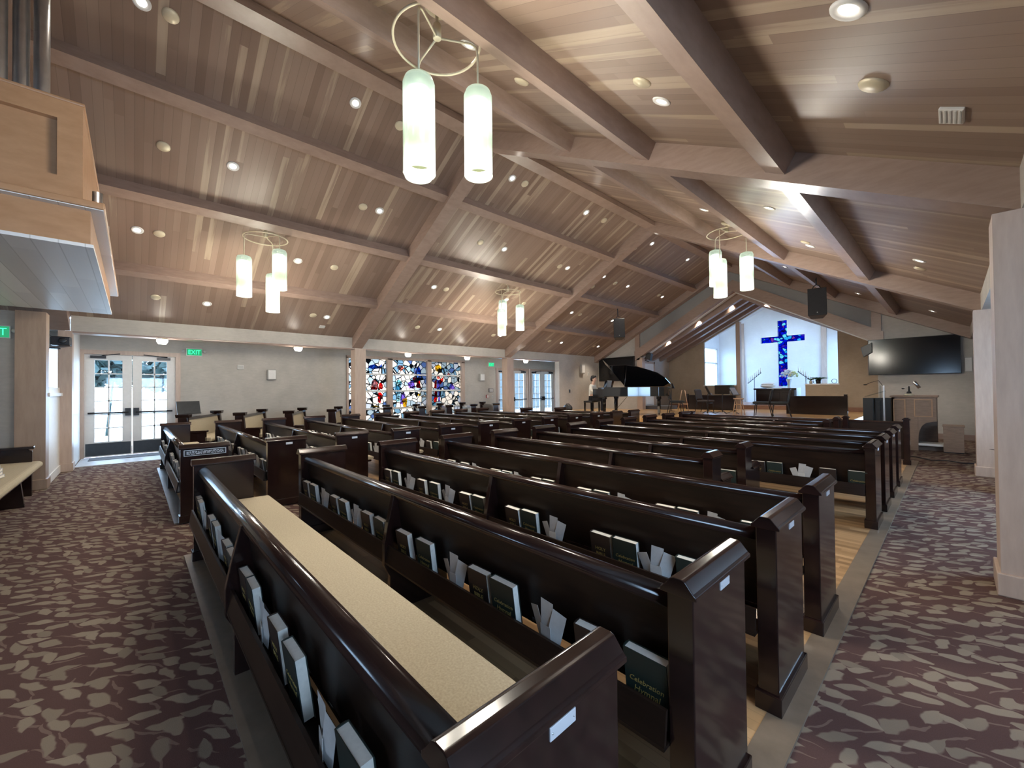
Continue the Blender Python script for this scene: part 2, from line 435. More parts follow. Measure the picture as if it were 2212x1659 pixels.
struct('wall_rear_side', B().box((-10.05, -3.2, 0), (-9.9, -1.34, 2.8)), 'wall', label='plaster wall under the balcony with the exit sign')
XN = -13.6
b = B()
b.box((XN-.15, -.9, 2.44), (XN, 5.15, 2.9)); b.box((XN-.15, .82, 0), (XN, 5.15, 2.44))
b.box((XN-.15, 5.15, 2.66), (XN, 9.95, 2.9)); b.box((XN-.15, 9.95, 0), (XN, 11.64, 2.9)); b.box((XN-.15, 11.64, 2.46), (XN, 15.62, 2.9))
b.box((XN-.15, 15.62, 0), (XN, YF, 2.9)); b.box((XN-.15, 5.15, 0), (XN, 9.95, .28))
struct('wall_aisle_left', b, 'wall', label='outer wall of the left side aisle')
struct('ceiling_aisle_left', B().box((XN-.15, -3.2, 2.9), (XL-.3, YF, 3.0)), 'wall', label='low ceiling of the left side aisle')
struct('wall_return_left', B().box((XN, -1.0, 0), (XL-.3, -.9, 2.9)), 'white', label='return wall beside the near glass doors')
struct('wall_aisle_end', B().box((XN-.15, YF, 0), (XL-.25, YF+.1, 2.9)), 'wall', label='end wall of the left side aisle')
struct('floor_tile', B().box((XN, -.88, 0), (-12.15, 1.35, .008)), 'tile', label='pale tile strip inside the near glass doors')
tag(B().box((-13.45, -.74, .008), (-12.95, .72, .018)).build('door_mat', 'mat'), 'grey mat inside the near glass doors', 'mat')
# low wall and sidelight next to the post under the balcony
struct('wall_low', B().box((XL+.0, -1.15, 0), (-10.1, -1.04, 1.62)).box((XL+.0, -1.17, 1.46), (-10.0, -1.0, 1.52)).box((XL+.0, -1.06, 0), (-10.1, -1.025, .14)), 'white', label='white low wall with a cap rail')
b = B(); b.box((XN-.15, -3.2, 0), (XN, -1.75, 2.9)); b.box((XN-.15, -1.2, 0), (XN, -1.0, 2.9)); b.box((XN-.15, -1.75, 2.5), (XN, -1.2, 2.9)); b.box((XN-.15, -1.75, 0), (XN, -1.2, .5))
struct('wall_porch', b, 'wall', label='wall of the porch beyond the low wall')
struct('wall_porch_back', B().box((XN-.15, -3.3, 0), (-9.7, -3.2, 3)), 'wall')
p = sgroup('window_1', 'narrow bright window in the porch')
struct('pane', B().box((XN-.1, -1.75, .5), (XN-.095, -1.2, 2.5)), 'glass', p)
struct('frame', B().box((XN-.12, -1.75, .5), (XN-.05, -1.71, 2.5)).box((XN-.12, -1.24, .5), (XN-.05, -1.2, 2.5)), 'white', p)
# rear wall under the balcony, back and right walls
struct('wall_rear', B().box((-9.77, -1.75, 0), (-4.9, -1.62, 2.9)), 'wall', label='rear wall under the balcony')
struct('wall_rear_return', B().box((-5.0, YB, 0), (-4.9, -1.75, 2.85)), 'wall')
def pane_wall(name, pts_boxes, m, label): 
    b = B()
    for a, c in pts_boxes: b.box(a, c)
    return struct(name, b, m, label=label)
pane_wall('wall_back', [((-14, YB-.12, 0), (-4.2, YB, 6.4)), ((-4.2, YB-.12, 0), (-3.4, YB, 4.9)), ((-3.4, YB-.12, 0), (-.6, YB, 6)), ((-.6, YB-.12, 0), (.9, YB, .9)), ((-.6, YB-.12, 2.4), (.9, YB, 6)), ((.9, YB-.12, 0), (2.4, YB, 3.2))], 'wall', 'back wall behind the photographer')
p = sgroup('window_2', 'back window')
struct('pane', B().box((-.6, YB-.07, .9), (.9, YB-.065, 2.4)), 'glass', p)
struct('frame', B().box((.11, YB-.1, .9), (.19, YB-.03, 2.4)).box((-.6, YB-.1, 1.6), (.9, YB-.03, 1.67)), 'white', p)
struct('wall_header_right', B().box((XRW, YB, ZH), (XRW+.3, YF, ZE+.1)), 'wall', label='plaster header over the right side aisle')
column(.215, .515, 4.53, 4.9, ZH, 'right column nearest the photographer')
column(.255, .555, 10.15, 10.5, ZH, 'right column beyond the near one')
column(.215, .515, -1.3, -.98, ZH, 'right column behind the photographer')
XA = 2.3
pane_wall('wall_right', [((XA, YB, 0), (XA+.12, -1.0, 2.9)), ((XA, -1.0, 0), (XA+.12, 1.8, 1.0)), ((XA, -1.0, 2.3), (XA+.12, 1.8, 2.9)), ((XA, 1.8, 0), (XA+.12, 5.6, 2.9)), ((XA, 5.6, 0), (XA+.12, 8.8, 1.0)), ((XA, 5.6, 2.3), (XA+.12, 8.8, 2.9)), ((XA, 8.8, 0), (XA+.12, YF, 2.9))], 'wall', 'outer wall of the right side aisle')
struct('ceiling_aisle_right', B().box((XRW+.3, YB, 2.9), (XA+.12, YF, 3.0)), 'wall')
p = sgroup('window_3', 'near window of the right aisle')
struct('pane', B().box((XA+.05, -1.0, 1.0), (XA+.055, 1.8, 2.3)), 'glass', p)
struct('frame', B().box((XA+.03, 1.16, 1.0), (XA+.09, 1.24, 2.3)), 'white', p)
p = sgroup('window_4', 'far window of the right aisle')
struct('pane', B().box((XA+.05, 5.6, 1.0), (XA+.055, 8.8, 2.3)), 'glass', p)
struct('frame', B().box((XA+.03, 7.56, 1.0), (XA+.09, 7.64, 2.3)), 'white', p)

# ---------------------------------------------------------------- front wall and chancel
CX0, CX1, AP = -9.5, -1.52, (-5.53, 5.1)
def za(x): return AP[1]-.577*abs(x-AP[0])
b = B()
b.prism([(XL, 0), (CX0, 0), (CX0, za(CX0)+.3), (CX0, zc(CX0)), (XL, ZE)], 1, YF, YF+.15)
b.prism([(CX1, 0), (XRW+.3, 0), (XRW+.3, ZE-.1), (CX1, zc(CX1))], 1, YF, YF+.15)
b.box((XRW+.3, YF, 0), (XA+.12, YF+.15, 3))
struct('wall_front', b, 'wall', label='front wall either side of the chancel opening')
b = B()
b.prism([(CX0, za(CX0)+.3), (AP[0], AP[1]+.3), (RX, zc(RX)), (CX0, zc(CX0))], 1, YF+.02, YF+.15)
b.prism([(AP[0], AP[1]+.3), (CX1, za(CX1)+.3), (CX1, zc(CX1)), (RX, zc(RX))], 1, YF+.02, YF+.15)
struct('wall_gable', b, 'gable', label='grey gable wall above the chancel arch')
for s, x1 in ((0, CX0-.15), (1, CX1+.15)):
    struct('arch_beam', B().prism([(AP[0], AP[1]), (x1, za(x1)), (x1, za(x1)+.42), (AP[0], AP[1]+.42)], 1, YF-.06, YF+.34), 'beam')
    xs = CX0 if s == 0 else CX1
    struct('gable_post_beam', B().box((xs-.12, YF-.05, 2.75), (xs+.1, YF+.1, zc(xs)-.1)), 'beam')
    struct('arch_trim', B().prism([(AP[0], AP[1]-.03), (x1, za(x1)-.03), (x1, za(x1)), (AP[0], AP[1])], 1, YF+.2, YF+.38), 'white')
struct('chancel_jamb_column', B().box((CX0-.04, YF-.05, .55), (CX0+.22, YF+.2, 2.85)), 'column')
# stage
ZS = .55
struct('floor_stage', B().box((XL, 11.75, 0), (-1.9, 22.9, ZS)).box((XL, 11.45, 0), (-1.9, 11.75, .37)).box((XL, 11.15, 0), (-1.9, 11.45, .185)), 'stage', label='pale maple stage with two steps')
struct('baseboard_front', B().box((-2.0, 16.46, 0), (XRW+.3, YF, .15)), 'beam')
YC = 19.4
struct('wall_chancel_left', B().box((CX0-.12, YF+.15, ZS), (CX0, YC, 3.6)), 'wall', label='left side wall of the chancel')
struct('wall_chancel_right', B().box((CX1, YF+.15, ZS), (CX1+.12, YC, 3.6)), 'wall')
CA = (-5.42, 5.14)
def zch(x): return CA[1]-.52*abs(x-CA[0])
struct('ceiling_chancel_left', B().prism([(CX0-.2, zch(CX0-.2)), CA, (CA[0], CA[1]+.1), (CX0-.2, zch(CX0-.2)+.1)], 1, YF+.1, YC+.1), 'darkbeam')
struct('ceiling_chancel_right', B().prism([CA, (CX1+.2, zch(CX1+.2)), (CX1+.2, zch(CX1+.2)+.1), (CA[0], CA[1]+.1)], 1, YF+.1, YC+.1), 'darkbeam')
for y in (17.0, 17.72, 18.46, 19.2):
    for x in (CX0, CX1):
        struct('chancel_beam', B().prism([(x, zch(x)-.26), (CA[0], CA[1]-.26), CA, (x, zch(x))], 1, y, y+.19), 'beam')
# tan wall with the tall opening to the alcove
OL, OR, OS, OA = -7.8, -2.9, 1.6, (-5.40, 4.87)
b = B()
b.prism([(CX0, ZS), (OL, ZS), (OL, 3.58), (OL, zch(OL)), (CX0, zch(CX0))], 1, YC, YC+.12)
b.prism([(OR, ZS), (CX1, ZS), (CX1, zch(CX1)), (OR, zch(OR)), (OR, 3.62)], 1, YC, YC+.12)
b.prism([(OL, 3.58), OA, CA, (OL, zch(OL))], 1, YC, YC+.12)
b.prism([OA, (OR, 3.62), (OR, zch(OR)), CA], 1, YC, YC+.12)
b.box((OL, YC, ZS), (-6.35, YC+.12, OS)); b.box((-3.93, YC, ZS), (OR, YC+.12, OS))
struct('wall_chancel_back', b, 'beige', label='tan wall around the opening to the altar alcove')
b = B(); b.box((OL-.03, YC-.03, OS-.05), (-6.33, YC+.2, OS)); b.box((-3.95, YC-.03, OS-.05), (OR+.03, YC+.2, OS))
struct('trim_2', b, 'white', label='white sills of the alcove opening')
struct('trim_3', B().box((-6.42, YC-.04, ZS), (-6.25, YC+.16, 4.35)), 'column', label='pale post at the left of the altar opening')
struct('baseboard_chancel', B().box((CX0, YC-.03, ZS), (-6.42, YC, ZS+.16)).box((-3.9, YC-.03, ZS), (CX1, YC, ZS+.16)), 'darkbeam')
ZA = .72
struct('floor_alcove', B().box((-6.3, YC-.02, ZS), (-3.95, YC+.15, ZA)).box((-8.4, YC+.12, ZS), (-2.6, 23, ZA)), 'darkbeam', label='raised alcove floor')
AX0, AX1, AY = -8.45, -2.55, 23.0
def zal(x): return 5.75-.5*abs(x-AP[0])
# back wall with a cross-shaped recess
cx, vw, ah = -5.545, .215, .16
z0, z1, a0, a1, am = 1.5, 4.72, -6.48, -4.63, 3.80
b = B()
def bw(poly): b.prism(poly, 1, AY, AY+.25)
bw([(AX0, ZA), (a0, ZA), (a0, zal(a0)), (AX0, zal(AX0))]); bw([(a1, ZA), (AX1, ZA), (AX1, zal(AX1)), (a1, zal(a1))])
bw([(a0, ZA), (cx-vw, ZA), (cx-vw, am-ah), (a0, am-ah)]); bw([(cx+vw, ZA), (a1, ZA), (a1, am-ah), (cx+vw, am-ah)])
bw([(a0, am+ah), (cx-vw, am+ah), (cx-vw, zal(cx-vw)), (a0, zal(a0))]); bw([(cx+vw, am+ah), (a1, am+ah), (a1, zal(a1)), (cx+vw, zal(cx+vw))])
bw([(cx-vw, ZA), (cx+vw, ZA), (cx+vw, z0), (cx-vw, z0)]); bw([(cx-vw, z1), (cx+vw, z1), (cx+vw, zal(cx+vw)), (cx-vw, zal(cx-vw))])
struct('wall_alcove_back', b, 'alcove', label='white back wall of the alcove with the cross')
g = B(); g.box((cx-vw-.02, AY+.2, z0-.02), (cx+vw+.02, AY+.215, z1+.02)); g.box((a0-.02, AY+.2, am-ah-.02), (cx-vw-.02, AY+.215, am+ah+.02)); g.box((cx+vw+.02, AY+.2, am-ah-.02), (a1+.02, AY+.215, am+ah+.02))
w6 = sgroup('window_5', 'cross-shaped window of cobalt leaded glass')
struct('leaded_glass', g, 'cross', w6)
b = B(); t = .03
for q in ((cx-vw, z0, am-ah), (cx+vw, z0, am-ah), (cx-vw, am+ah, z1), (cx+vw, am+ah, z1)): b.box((q[0]-t/2, AY-.02, q[1]), (q[0]+t/2, AY+.02, q[2]))
for q in ((a0, cx-vw, am-ah), (a0, cx-vw, am+ah), (cx+vw, a1, am-ah), (cx+vw, a1, am+ah), (cx-vw, cx+vw, z0), (cx-vw, cx+vw, z1)): b.box((q[0], AY-.02, q[2]-t/2), (q[1], AY+.02, q[2]+t/2))
for q in (a0, a1): b.box((q-t/2, AY-.02, am-ah), (q+t/2, AY+.02, am+ah))
struct('frame', b, 'white', w6)
for x in (-7.32, -3.92): struct('alcove_trim', B().box((x-.1, AY-.08, ZA), (x+.1, AY, zal(x)-.1)), 'column')
for s, x in ((-1, AX0), (1, AX1)):
    b = B(); xa, xb = (x-.12, x) if s < 0 else (x, x+.12)
    b.box((xa, YC+.12, ZS), (xb, 20.6, 4.4)); b.box((xa, 22.75, ZS), (xb, AY+.25, 4.4)); b.box((xa, 20.6, ZS), (xb, 22.75, 1.35)); b.box((xa, 20.6, 3.55), (xb, 22.75, 4.4))
    struct('wall_alcove_'+('left' if s < 0 else 'right'), b, 'alcove')
    w = sgroup('window_6' if s < 0 else 'window_7', 'tall alcove side window'); xm = (xa+xb)/2
    struct('pane', B().box((xm-.003, 20.6, 1.35), (xm+.003, 22.75, 3.55)), 'blueglass', w)
    struct('frame', B().box((xm-.05, 20.6, 1.35), (xm+.05, 20.68, 3.55)).box((xm-.05, 22.67, 1.35), (xm+.05, 22.75, 3.55)).box((xm-.05, 20.6, 2.72), (xm+.05, 22.75, 2.8)).box((xm-.05, 20.6, 1.35), (xm+.05, 22.75, 1.42)).box((xm-.05, 20.6, 3.48), (xm+.05, 22.75, 3.55)), 'white', w)
struct('ceiling_alcove_left', B().prism([(AX0-.12, zal(AX0-.12)), (AP[0], 5.75), (AP[0], 5.85), (AX0-.12, zal(AX0-.12)+.1)], 1, YC+.1, AY+.25), 'alcove')
struct('ceiling_alcove_right', B().prism([(AP[0], 5.75), (AX1+.12, zal(AX1+.12)), (AX1+.12, zal(AX1+.12)+.1), (AP[0], 5.85)], 1, YC+.1, AY+.25), 'alcove')
# side door in the chancel
d = sgroup('door_1', 'white side door of the chancel with two panels'); X = CX0
struct('leaf', B().box((X, 16.95, ZS), (X+.04, 17.8, 2.62)), 'white', d)
for z in ((.75, 1.45), (1.6, 2.45)): struct('panel', B().box((X+.04, 17.08, z[0]), (X+.055, 17.67, z[1])), 'white', d, bevel=.006)
struct('frame', B().box((X, 16.85, ZS), (X+.06, 16.95, 2.72)).box((X, 17.8, ZS), (X+.06, 17.9, 2.72)).box((X, 16.85, 2.62), (X+.06, 17.9, 2.72)), 'column', d)

# ---------------------------------------------------------------- aisle doors and stained glass
def leaf(parent, y0, y1, z1, hinge_lo, exitbar=True):
    X = XN-.06; st = .15 if (y1-y0) < .75 else .17
    gy0, gy1, gz0, gz1 = y0+st, y1-st, .36, z1-.13
    struct('leaf', B().box((X-.045, y0, .02), (X, gy0, z1)).box((X-.045, gy1, .02), (X, y1, z1)).box((X-.045, gy0, .02), (X, gy1, gz0)).box((X-.045, gy0, gz1), (X, gy1, z1)), 'white', parent)
    struct('pane', B().box((X-.025, gy0, gz0), (X-.02, gy1, gz1)), 'glass', parent)
    b = B(); ym = (gy0+gy1)/2; b.box((X-.035, ym-.014, gz0), (X-.008, ym+.014, gz1))
    for i in range(1, 6):
        z = gz0+(gz1-gz0)*i/6; b.box((X-.035, gy0, z-.012), (X-.008, gy1, z+.012))
    struct('glazing_bars', b, 'white', parent)
    struct('kick_plate', B().box((X, y0+.02, .04), (X+.006, y1-.02, .33)), 'steeldark', parent)
    if exitbar:
        ys = y1-.12 if hinge_lo else y0+.02
        struct('exit_bar', B().tube([(X+.06, y0+.06, 1.04), (X+.06, y1-.06, 1.04)], .02, 8).box((X, ys, .96), (X+.07, ys+.1, 1.14)), 'charcoal', parent)
        yc_ = y0+.1 if hinge_lo else y1-.36
        struct('closer', B().box((X, yc_, z1-.09), (X+.07, yc_+.26, z1-.03)).tube([(X+.04, yc_+.2, z1-.02), (X+.16, yc_+(.5 if hinge_lo else -.25), z1+.02)], .012, 6), 'charcoal', parent)
def doorset(name, y0, y1, z1, label):
    d = sgroup(name, label); ym = (y0+y1)/2
    leaf(d, y0, ym-.005, z1, True); leaf(d, ym+.005, y1, z1, False)
    struct('frame', B().box((XN-.12, y0-.1, 0), (XN+.03, y0, z1+.1)).box((XN-.12, y1, 0), (XN+.03, y1+.1, z1+.1)).box((XN-.12, y0, z1), (XN+.03, y1, z1+.1)), 'column', d)
doorset('door_2', -.84, .79, 2.42, 'near pair of white glazed doors with exit bars')
doorset('door_3', 11.76, 13.6, 2.36, 'far pair of white glazed doors behind a column')
doorset('door_4', 13.85, 15.52, 2.36, 'farthest pair of white glazed doors')
w = sgroup('window_8', 'wall of stained glass in three wide panels')
fr = B(); zt = 2.64
for y0, y1 in ((5.15, 5.22), (6.58, 6.78), (8.2, 8.38), (9.8, 9.95)): fr.box((XN-.13, y0, .28), (XN+.04, y1, zt))
fr.box((XN-.13, 5.15, zt-.04), (XN+.04, 9.95, zt+.05)); fr.box((XN-.13, 5.15, .22), (XN+.06, 9.95, .3))
struct('frame', fr, 'column', w)
panels = [(5.22, 6.58), (6.78, 8.2), (8.38, 9.8)]
for y0, y1 in panels:
    struct('leaded_glass', B().box((XN-.08, y0, .3), (XN-.074, y1, zt-.04)), 'stained', w)
    struct('bars', B().box((XN-.1, y0, 2.05), (XN-.05, y1, 2.1)).box((XN-.1, y0, 1.46), (XN-.05, y1, 1.515)).box((XN-.1, y0, .84), (XN-.05, y1, .9)), 'white', w)
def piece(m, pts, nm):
    struct(nm, B().prism(pts, 0, XN-.073, XN-.067), m, w)
def ell(cy, cz, ry, rz, n=10, a0=0): return [(cy+ry*math.cos(2*PI*k/n+a0), cz+rz*math.sin(2*PI*k/n+a0)) for k in range(n)]
piece('sblue', [(5.9, 2.3), (5.98, 2.38), (6.15, 2.42), (6.3, 2.36), (6.38, 2.4), (6.44, 2.46), (6.42, 2.36), (6.34, 2.28), (6.1, 2.25)], 'whale_figure')
piece('spink', [(6.02, 1.62), (6.06, 1.84), (6.14, 1.9), (6.26, 1.82), (6.3, 1.62), (6.24, 1.55), (6.06, 1.55)], 'robed_figure')
piece('sred', [(6.3, 1.56), (6.31, 1.72), (6.38, 1.82), (6.46, 1.7), (6.44, 1.54)], 'robe'); piece('sred', [(6.02, 1.54), (6.05, 1.66), (6.26, 1.6), (6.24, 1.53)], 'robe')
piece('sred', [(6.26, 1.12), (6.28, 1.44), (6.38, 1.44), (6.44, 1.36), (6.36, 1.06)], 'robe')
piece('syellow', [(5.98, .95), (6.2, .99), (6.34, .94), (6.2, .92)], 'crescent')
piece('spink', [(7.0, 2.3), (7.06, 2.42), (7.2, 2.42), (7.28, 2.32), (7.16, 2.2)], 'dove_figure')
piece('sblue', [(7.74, 2.08), (7.8, 2.34), (7.88, 2.4), (7.98, 2.26), (7.98, 1.9), (7.84, 1.86)], 'robe')
piece('spink', [(7.7, 1.98), (7.76, 2.28), (7.82, 2.2), (7.8, 1.9)], 'robe'); piece('sred', [(7.78, 1.6), (7.8, 1.86), (7.93, 1.86), (7.96, 1.58)], 'robe')
piece('sred', [(7.6, 1.92), (7.68, 2.0), (7.76, 1.96), (7.7, 1.86)], 'book_figure')
piece('spurple', [(7.42, 1.78), (7.68, 1.9), (7.72, 1.6), (7.6, 1.56), (7.46, 1.6)], 'robe')
piece('scyan', [(6.96, 1.56), (6.9, 1.8), (7.06, 1.92), (7.2, 1.8), (7.12, 1.5), (7.16, 1.1), (6.98, 1.1)], 'robe')
piece('spurple', [(7.1, 1.02), (7.16, 1.4), (7.28, 1.44), (7.34, 1.2), (7.24, .98)], 'robe')
piece('syellow', [(7.2, 1.1), (7.22, 1.2), (7.38, 1.22), (7.4, 1.1), (7.36, .9), (7.24, .9)], 'table_figure')
piece('syellow', [(7.8, 1.32), (7.9, 1.38), (8.0, 1.36), (7.9, 1.28)], 'lamp_figure')
piece('syellow', ell(8.74, 2.36, .14, .14, 12), 'sun_figure')
piece('sred', [(8.56, 1.58), (8.58, 1.86), (8.68, 1.92), (8.66, 1.56)], 'robe'); piece('spurple', [(8.67, 1.54), (8.7, 1.9), (8.8, 1.9), (8.82, 1.54)], 'robe')
piece('sred', [(8.82, 1.7), (8.8, 1.9), (8.94, 1.98), (9.0, 2.06), (8.96, 1.84)], 'robe')
piece('sred', [(8.54, 1.04), (8.58, 1.46), (8.7, 1.46), (8.66, 1.02)], 'robe'); piece('spurple', [(8.72, 1.04), (8.74, 1.46), (8.82, 1.46), (8.82, 1.06)], 'robe')
piece('spink', ell(8.75, 2.0, .07, .07, 10), 'face')
piece('spurple', [(9.2, 1.52), (9.3, 1.72), (9.4, 1.8), (9.46, 1.7), (9.56, 1.52)], 'hill_figure')
piece('spink', [(9.14, 2.06), (9.2, 2.22), (9.3, 2.14), (9.28, 2.04)], 'bird_figure'); piece('scyan', [(8.42, .86), (8.44, 1.0), (8.58, 1.0), (8.58, .86)], 'water_figure')
# ---------------------------------------------------------------- balcony over the rear wall
bal = sgroup('balcony', 'maple balcony on the left, whitewashed boards under it')
struct('soffit', B().box((-9.4, -5.9, 2.80), (-5.2, -.265, 2.83)), 'underside', bal)
struct('fascia', B().box((-9.4, -5.9, 2.83), (-5.22, -.285, 3.14)), 'case', bal)
struct('ledge', B().box((-9.6, -5.9, 3.14), (-5.12, -.19, 3.20)), 'case', bal, bevel=.012)
struct('ledge_soffit', B().box((-9.55, -5.9, 3.132), (-5.14, -.2, 3.139)), 'underside', bal)
b = B(); X = -5.24; zb, zt2, y1 = 3.2, 4.06, -.335
b.box((-9.2, -5.9, zb), (X-.06, y1, zt2)); b.box((X-.06, -5.9, zb), (X, y1, zb+.2)); b.box((X-.06, -5.9, zt2-.16), (X, y1, zt2)); b.box((X-.06, y1-.155, zb+.2), (X, y1, zt2-.16))
b.box((X-.06, -1.5, zb+.2), (X, -1.35, zt2-.16))
struct('parapet', b, 'case', bal)
struct('parapet_cap', B().box((-9.2, -5.9, zt2), (X+.01, y1+.012, zt2+.03)), 'case', bal, bevel=.01)
# organ pipes standing on the balcony
pp = []
for i in range(9):
    y = -.62-.125*i; h = 2.3-.12*abs(i-2)
    o = B().lathe([(.02, 0), (.052, .25), (.052, h), (.0, h)], 14).build('organ_pipe', 'silverpipe', loc=(-5.62-.02*(i % 2), y, 4.0))
    tag(o, 'silver organ pipe rising behind the balcony parapet, %s from its open end' % ORD[i], 'organ pipe', 'organ pipes above the balcony')
for i, (dx, h) in enumerate(((-6.4, .52), (-6.62, .40), (-6.85, .3))):
    o = B().lathe([(.02, 0), (.045, .1), (.045, h), (0, h)], 12).build('organ_pipe', 'silverpipe', loc=(dx, -.30+.02*i, 3.2))
    tag(o, 'short silver pipe on the end ledge of the balcony, %s from the parapet corner' % ORD[i], 'organ pipe', 'short pipes on the balcony ledge')

# ---------------------------------------------------------------- ceiling fixtures
def onceil(x, y, d=0): 
    s = -1 if x < RX else 1
    return (x, y, zc(x)-d), (0, s*TH, 0)
def make_down(nm='downlight'):
    t = thing(nm, '', 'ceiling light', group='recessed downlights')
    B().lathe([(.045, -.004), (.06, -.012), (.078, -.012), (.085, -.002), (.085, .004)], 24, cap=False).build('trim_ring', 'white', t)
    B().lathe([(0, -.003), (.05, -.003)], 24, cap=False).build('lens', 'lens', t)
    return t
def spot_light(name, loc, energy, size=R(100), blend=.8, col=(1, .88, .74), rad=.045, rot=(0,0,0)):
    L = bpy.data.lights.get(name) or bpy.data.lights.new(name, 'SPOT')
    L.energy = energy; L.spot_size = size; L.spot_blend = blend; L.color = col; L.shadow_soft_size = rad
    o = bpy.data.objects.new(name, L); C.objects.link(o); o.location = loc; o.rotation_euler = rot
    return o
LL = [(-6.13,.06),(-6.13,2.48),(-7.70,1.15),(-9.30,.04),(-10.91,1.16),(-7.70,3.59),(-9.31,2.53),(-10.92,3.65),(-6.15,5.77),(-6.14,8.28),(-7.71,6.93),(-7.70,9.44),(-9.29,8.41),(-10.90,9.59),(-9.32,5.85),(-10.92,7.05),(-10.93,12.94),(-10.92,15.49),(-9.30,11.6),(-7.70,12.74),(-7.62,11.18),(-6.14,11.57),(-6.12,13.98),(-7.70,15.26),(-9.32,14.22),
      (-1.77,3.55),(-.32,2.61),(-3.12,2.37),(-3.10,7.82),(-1.79,6.88),(-.30,8.64),(-1.76,9.28),(-3.10,13.23),(-1.78,15.17),(-.30,14.79),(-4.29,8.76),(-4.6,11.70),(-4.27,1.87),(-4.27,4.2)]
LD = [(-6.13,.31),(-7.72,.31),(-9.29,.32),(-10.88,.32),(-7.72,3.26),(-6.15,3.23),(-9.30,3.27),(-10.91,3.31),(-6.14,6.13),(-6.13,9.03),(-7.72,9.10),(-7.73,12.0),(-9.32,12.11),(-9.30,9.18),(-6.46,11.11),(-8.08,11.19),(-10.92,9.26),(-10.91,12.19),(-10.92,15.19),(-7.68,14.95),(-9.32,6.23),(-10.93,6.27),(-7.72,6.16),(-.30,3.36),(-1.77,3.20),(-3.11,3.07),(-.32,9.27),(-1.78,9.0)]
def row_of(x):
    if x < RX: return ('left', ['lowest', 'second lowest', 'third', 'topmost'][min(3, int((x+11.8)/1.6))])
    return ('right', ['lowest', 'second lowest', 'third', 'topmost'][0 if x > -1 else 1 if x > -2.3 else 2 if x > -3.6 else 3])
def place_row(pts, proto, text):
    cnt = {}
    out = []
    for x, y in sorted(pts, key=lambda p: p[1]):
        k = row_of(x); cnt[k] = cnt.get(k, 0)+1
        l, r = onceil(x, y)
        out.append(((x, y), grow(proto, l, r, text % (k[0], k[1], ORD[cnt[k]-1]))))
    return out
EN_DOWN = 45
pr = make_down(); tp = tree(pr)
fx = place_row(LL, tp, 'lit recessed downlight in %s ceiling slope, %s row, %s from the balcony end')
for (x, y), o in fx:
    s = spot_light('downlight_beam', (x, y, zc(x)-.06), EN_DOWN); 
for ch in [c for c in ALL() if c.parent == pr]: bpy.data.objects.remove(ch)
bpy.data.objects.remove(pr)
pd_ = B().lathe([(0, -.022), (.07, -.018), (.082, -.004), (.082, .003)], 22).build('ceiling_disc', 'cream')
tag(pd_, 'x', 'cover disc', 'blank ceiling discs'); tpd = (pd_, [])
place_row(LD, tpd, 'blank pale disc in %s ceiling slope, %s row, %s from the balcony end')
bpy.data.objects.remove(pd_)
for (x, y, lab, w_, h_) in ((-11.3, 3.65, 'small white vent low on the left ceiling slope', .14, .1), (.03, 3.76, 'white vent grille low on the right ceiling slope', .2, .12)):
    l, r = onceil(x, y)
    t = thing('ceiling_vent', lab, 'vent', l, rot=r)
    B().box((-h_/2, -w_/2, -.018), (h_/2, w_/2, .002)).build('frame', 'white', t, bevel=.004)
    b = B()
    for i in range(5): b.box((-h_*.4+i*h_*.2-.004, -w_*.42, -.022), (-h_*.4+i*h_*.2+.004, w_*.42, -.017))
    b.build('louvre', 'greyplastic', t)
# glowing pucks under the left header
for i, y in enumerate((.46, 3.2, 6.42, 8.75, 11.7)):
    t = thing('puck_light', 'glowing glass puck under the left header, %s from the near doors' % ORD[i], 'light', (XL-.13, y, ZH-.03), group='puck lights under the left header')
    B().lathe([(.03, 0), (.1, -.005), (.1, -.02)], 20).build('base', 'cream', t)
    B().lathe([(.095, -.02), (.1, -.06), (.07, -.12), (0, -.125)], 20).build('glass', 'puck', t)
    L = bpy.data.lights.new('puck', 'POINT'); L.energy = 10; L.color = (1, .92, .8); L.shadow_soft_size = .06
    o = bpy.data.objects.new('puck_beam', L); C.objects.link(o); o.location = (XL-.13, y, ZH-.22)
# track spots in the chancel
for i, (x, y, z) in enumerate(((-8.3, 16.95, 3.55), (-7.0, 16.95, 4.25), (-6.0, 17.7, 4.85), (-4.6, 16.95, 4.55), (-2.8, 16.95, 3.6))):
    t = thing('track_spot', 'small track spotlight behind the chancel arch, %s from the left' % ORD[i], 'spotlight', (x, y, z), group='chancel spotlights')
    B().lathe([(.03, .12), (.05, .1), (.05, 0), (.045, -.01)], 14).build('can', 'white', t)
    B().lathe([(0, -.008), (.042, -.008)], 14, cap=False).build('lens', 'lens', t)
    B().tube([(0, 0, .1), (0, 0, .32)], .012, 6).build('stem', 'white', t)
    spot_light('chancel_beam', (x, y, z-.05), 60, R(100), .8, (1, .87, .70), .04, rot=(R(28), 0, 0))
spot_light('altar_beam', (-5.4, 18.9, 4.6), 40, R(60), .6, (1, .95, .88), .04, rot=(R(26), 0, 0))

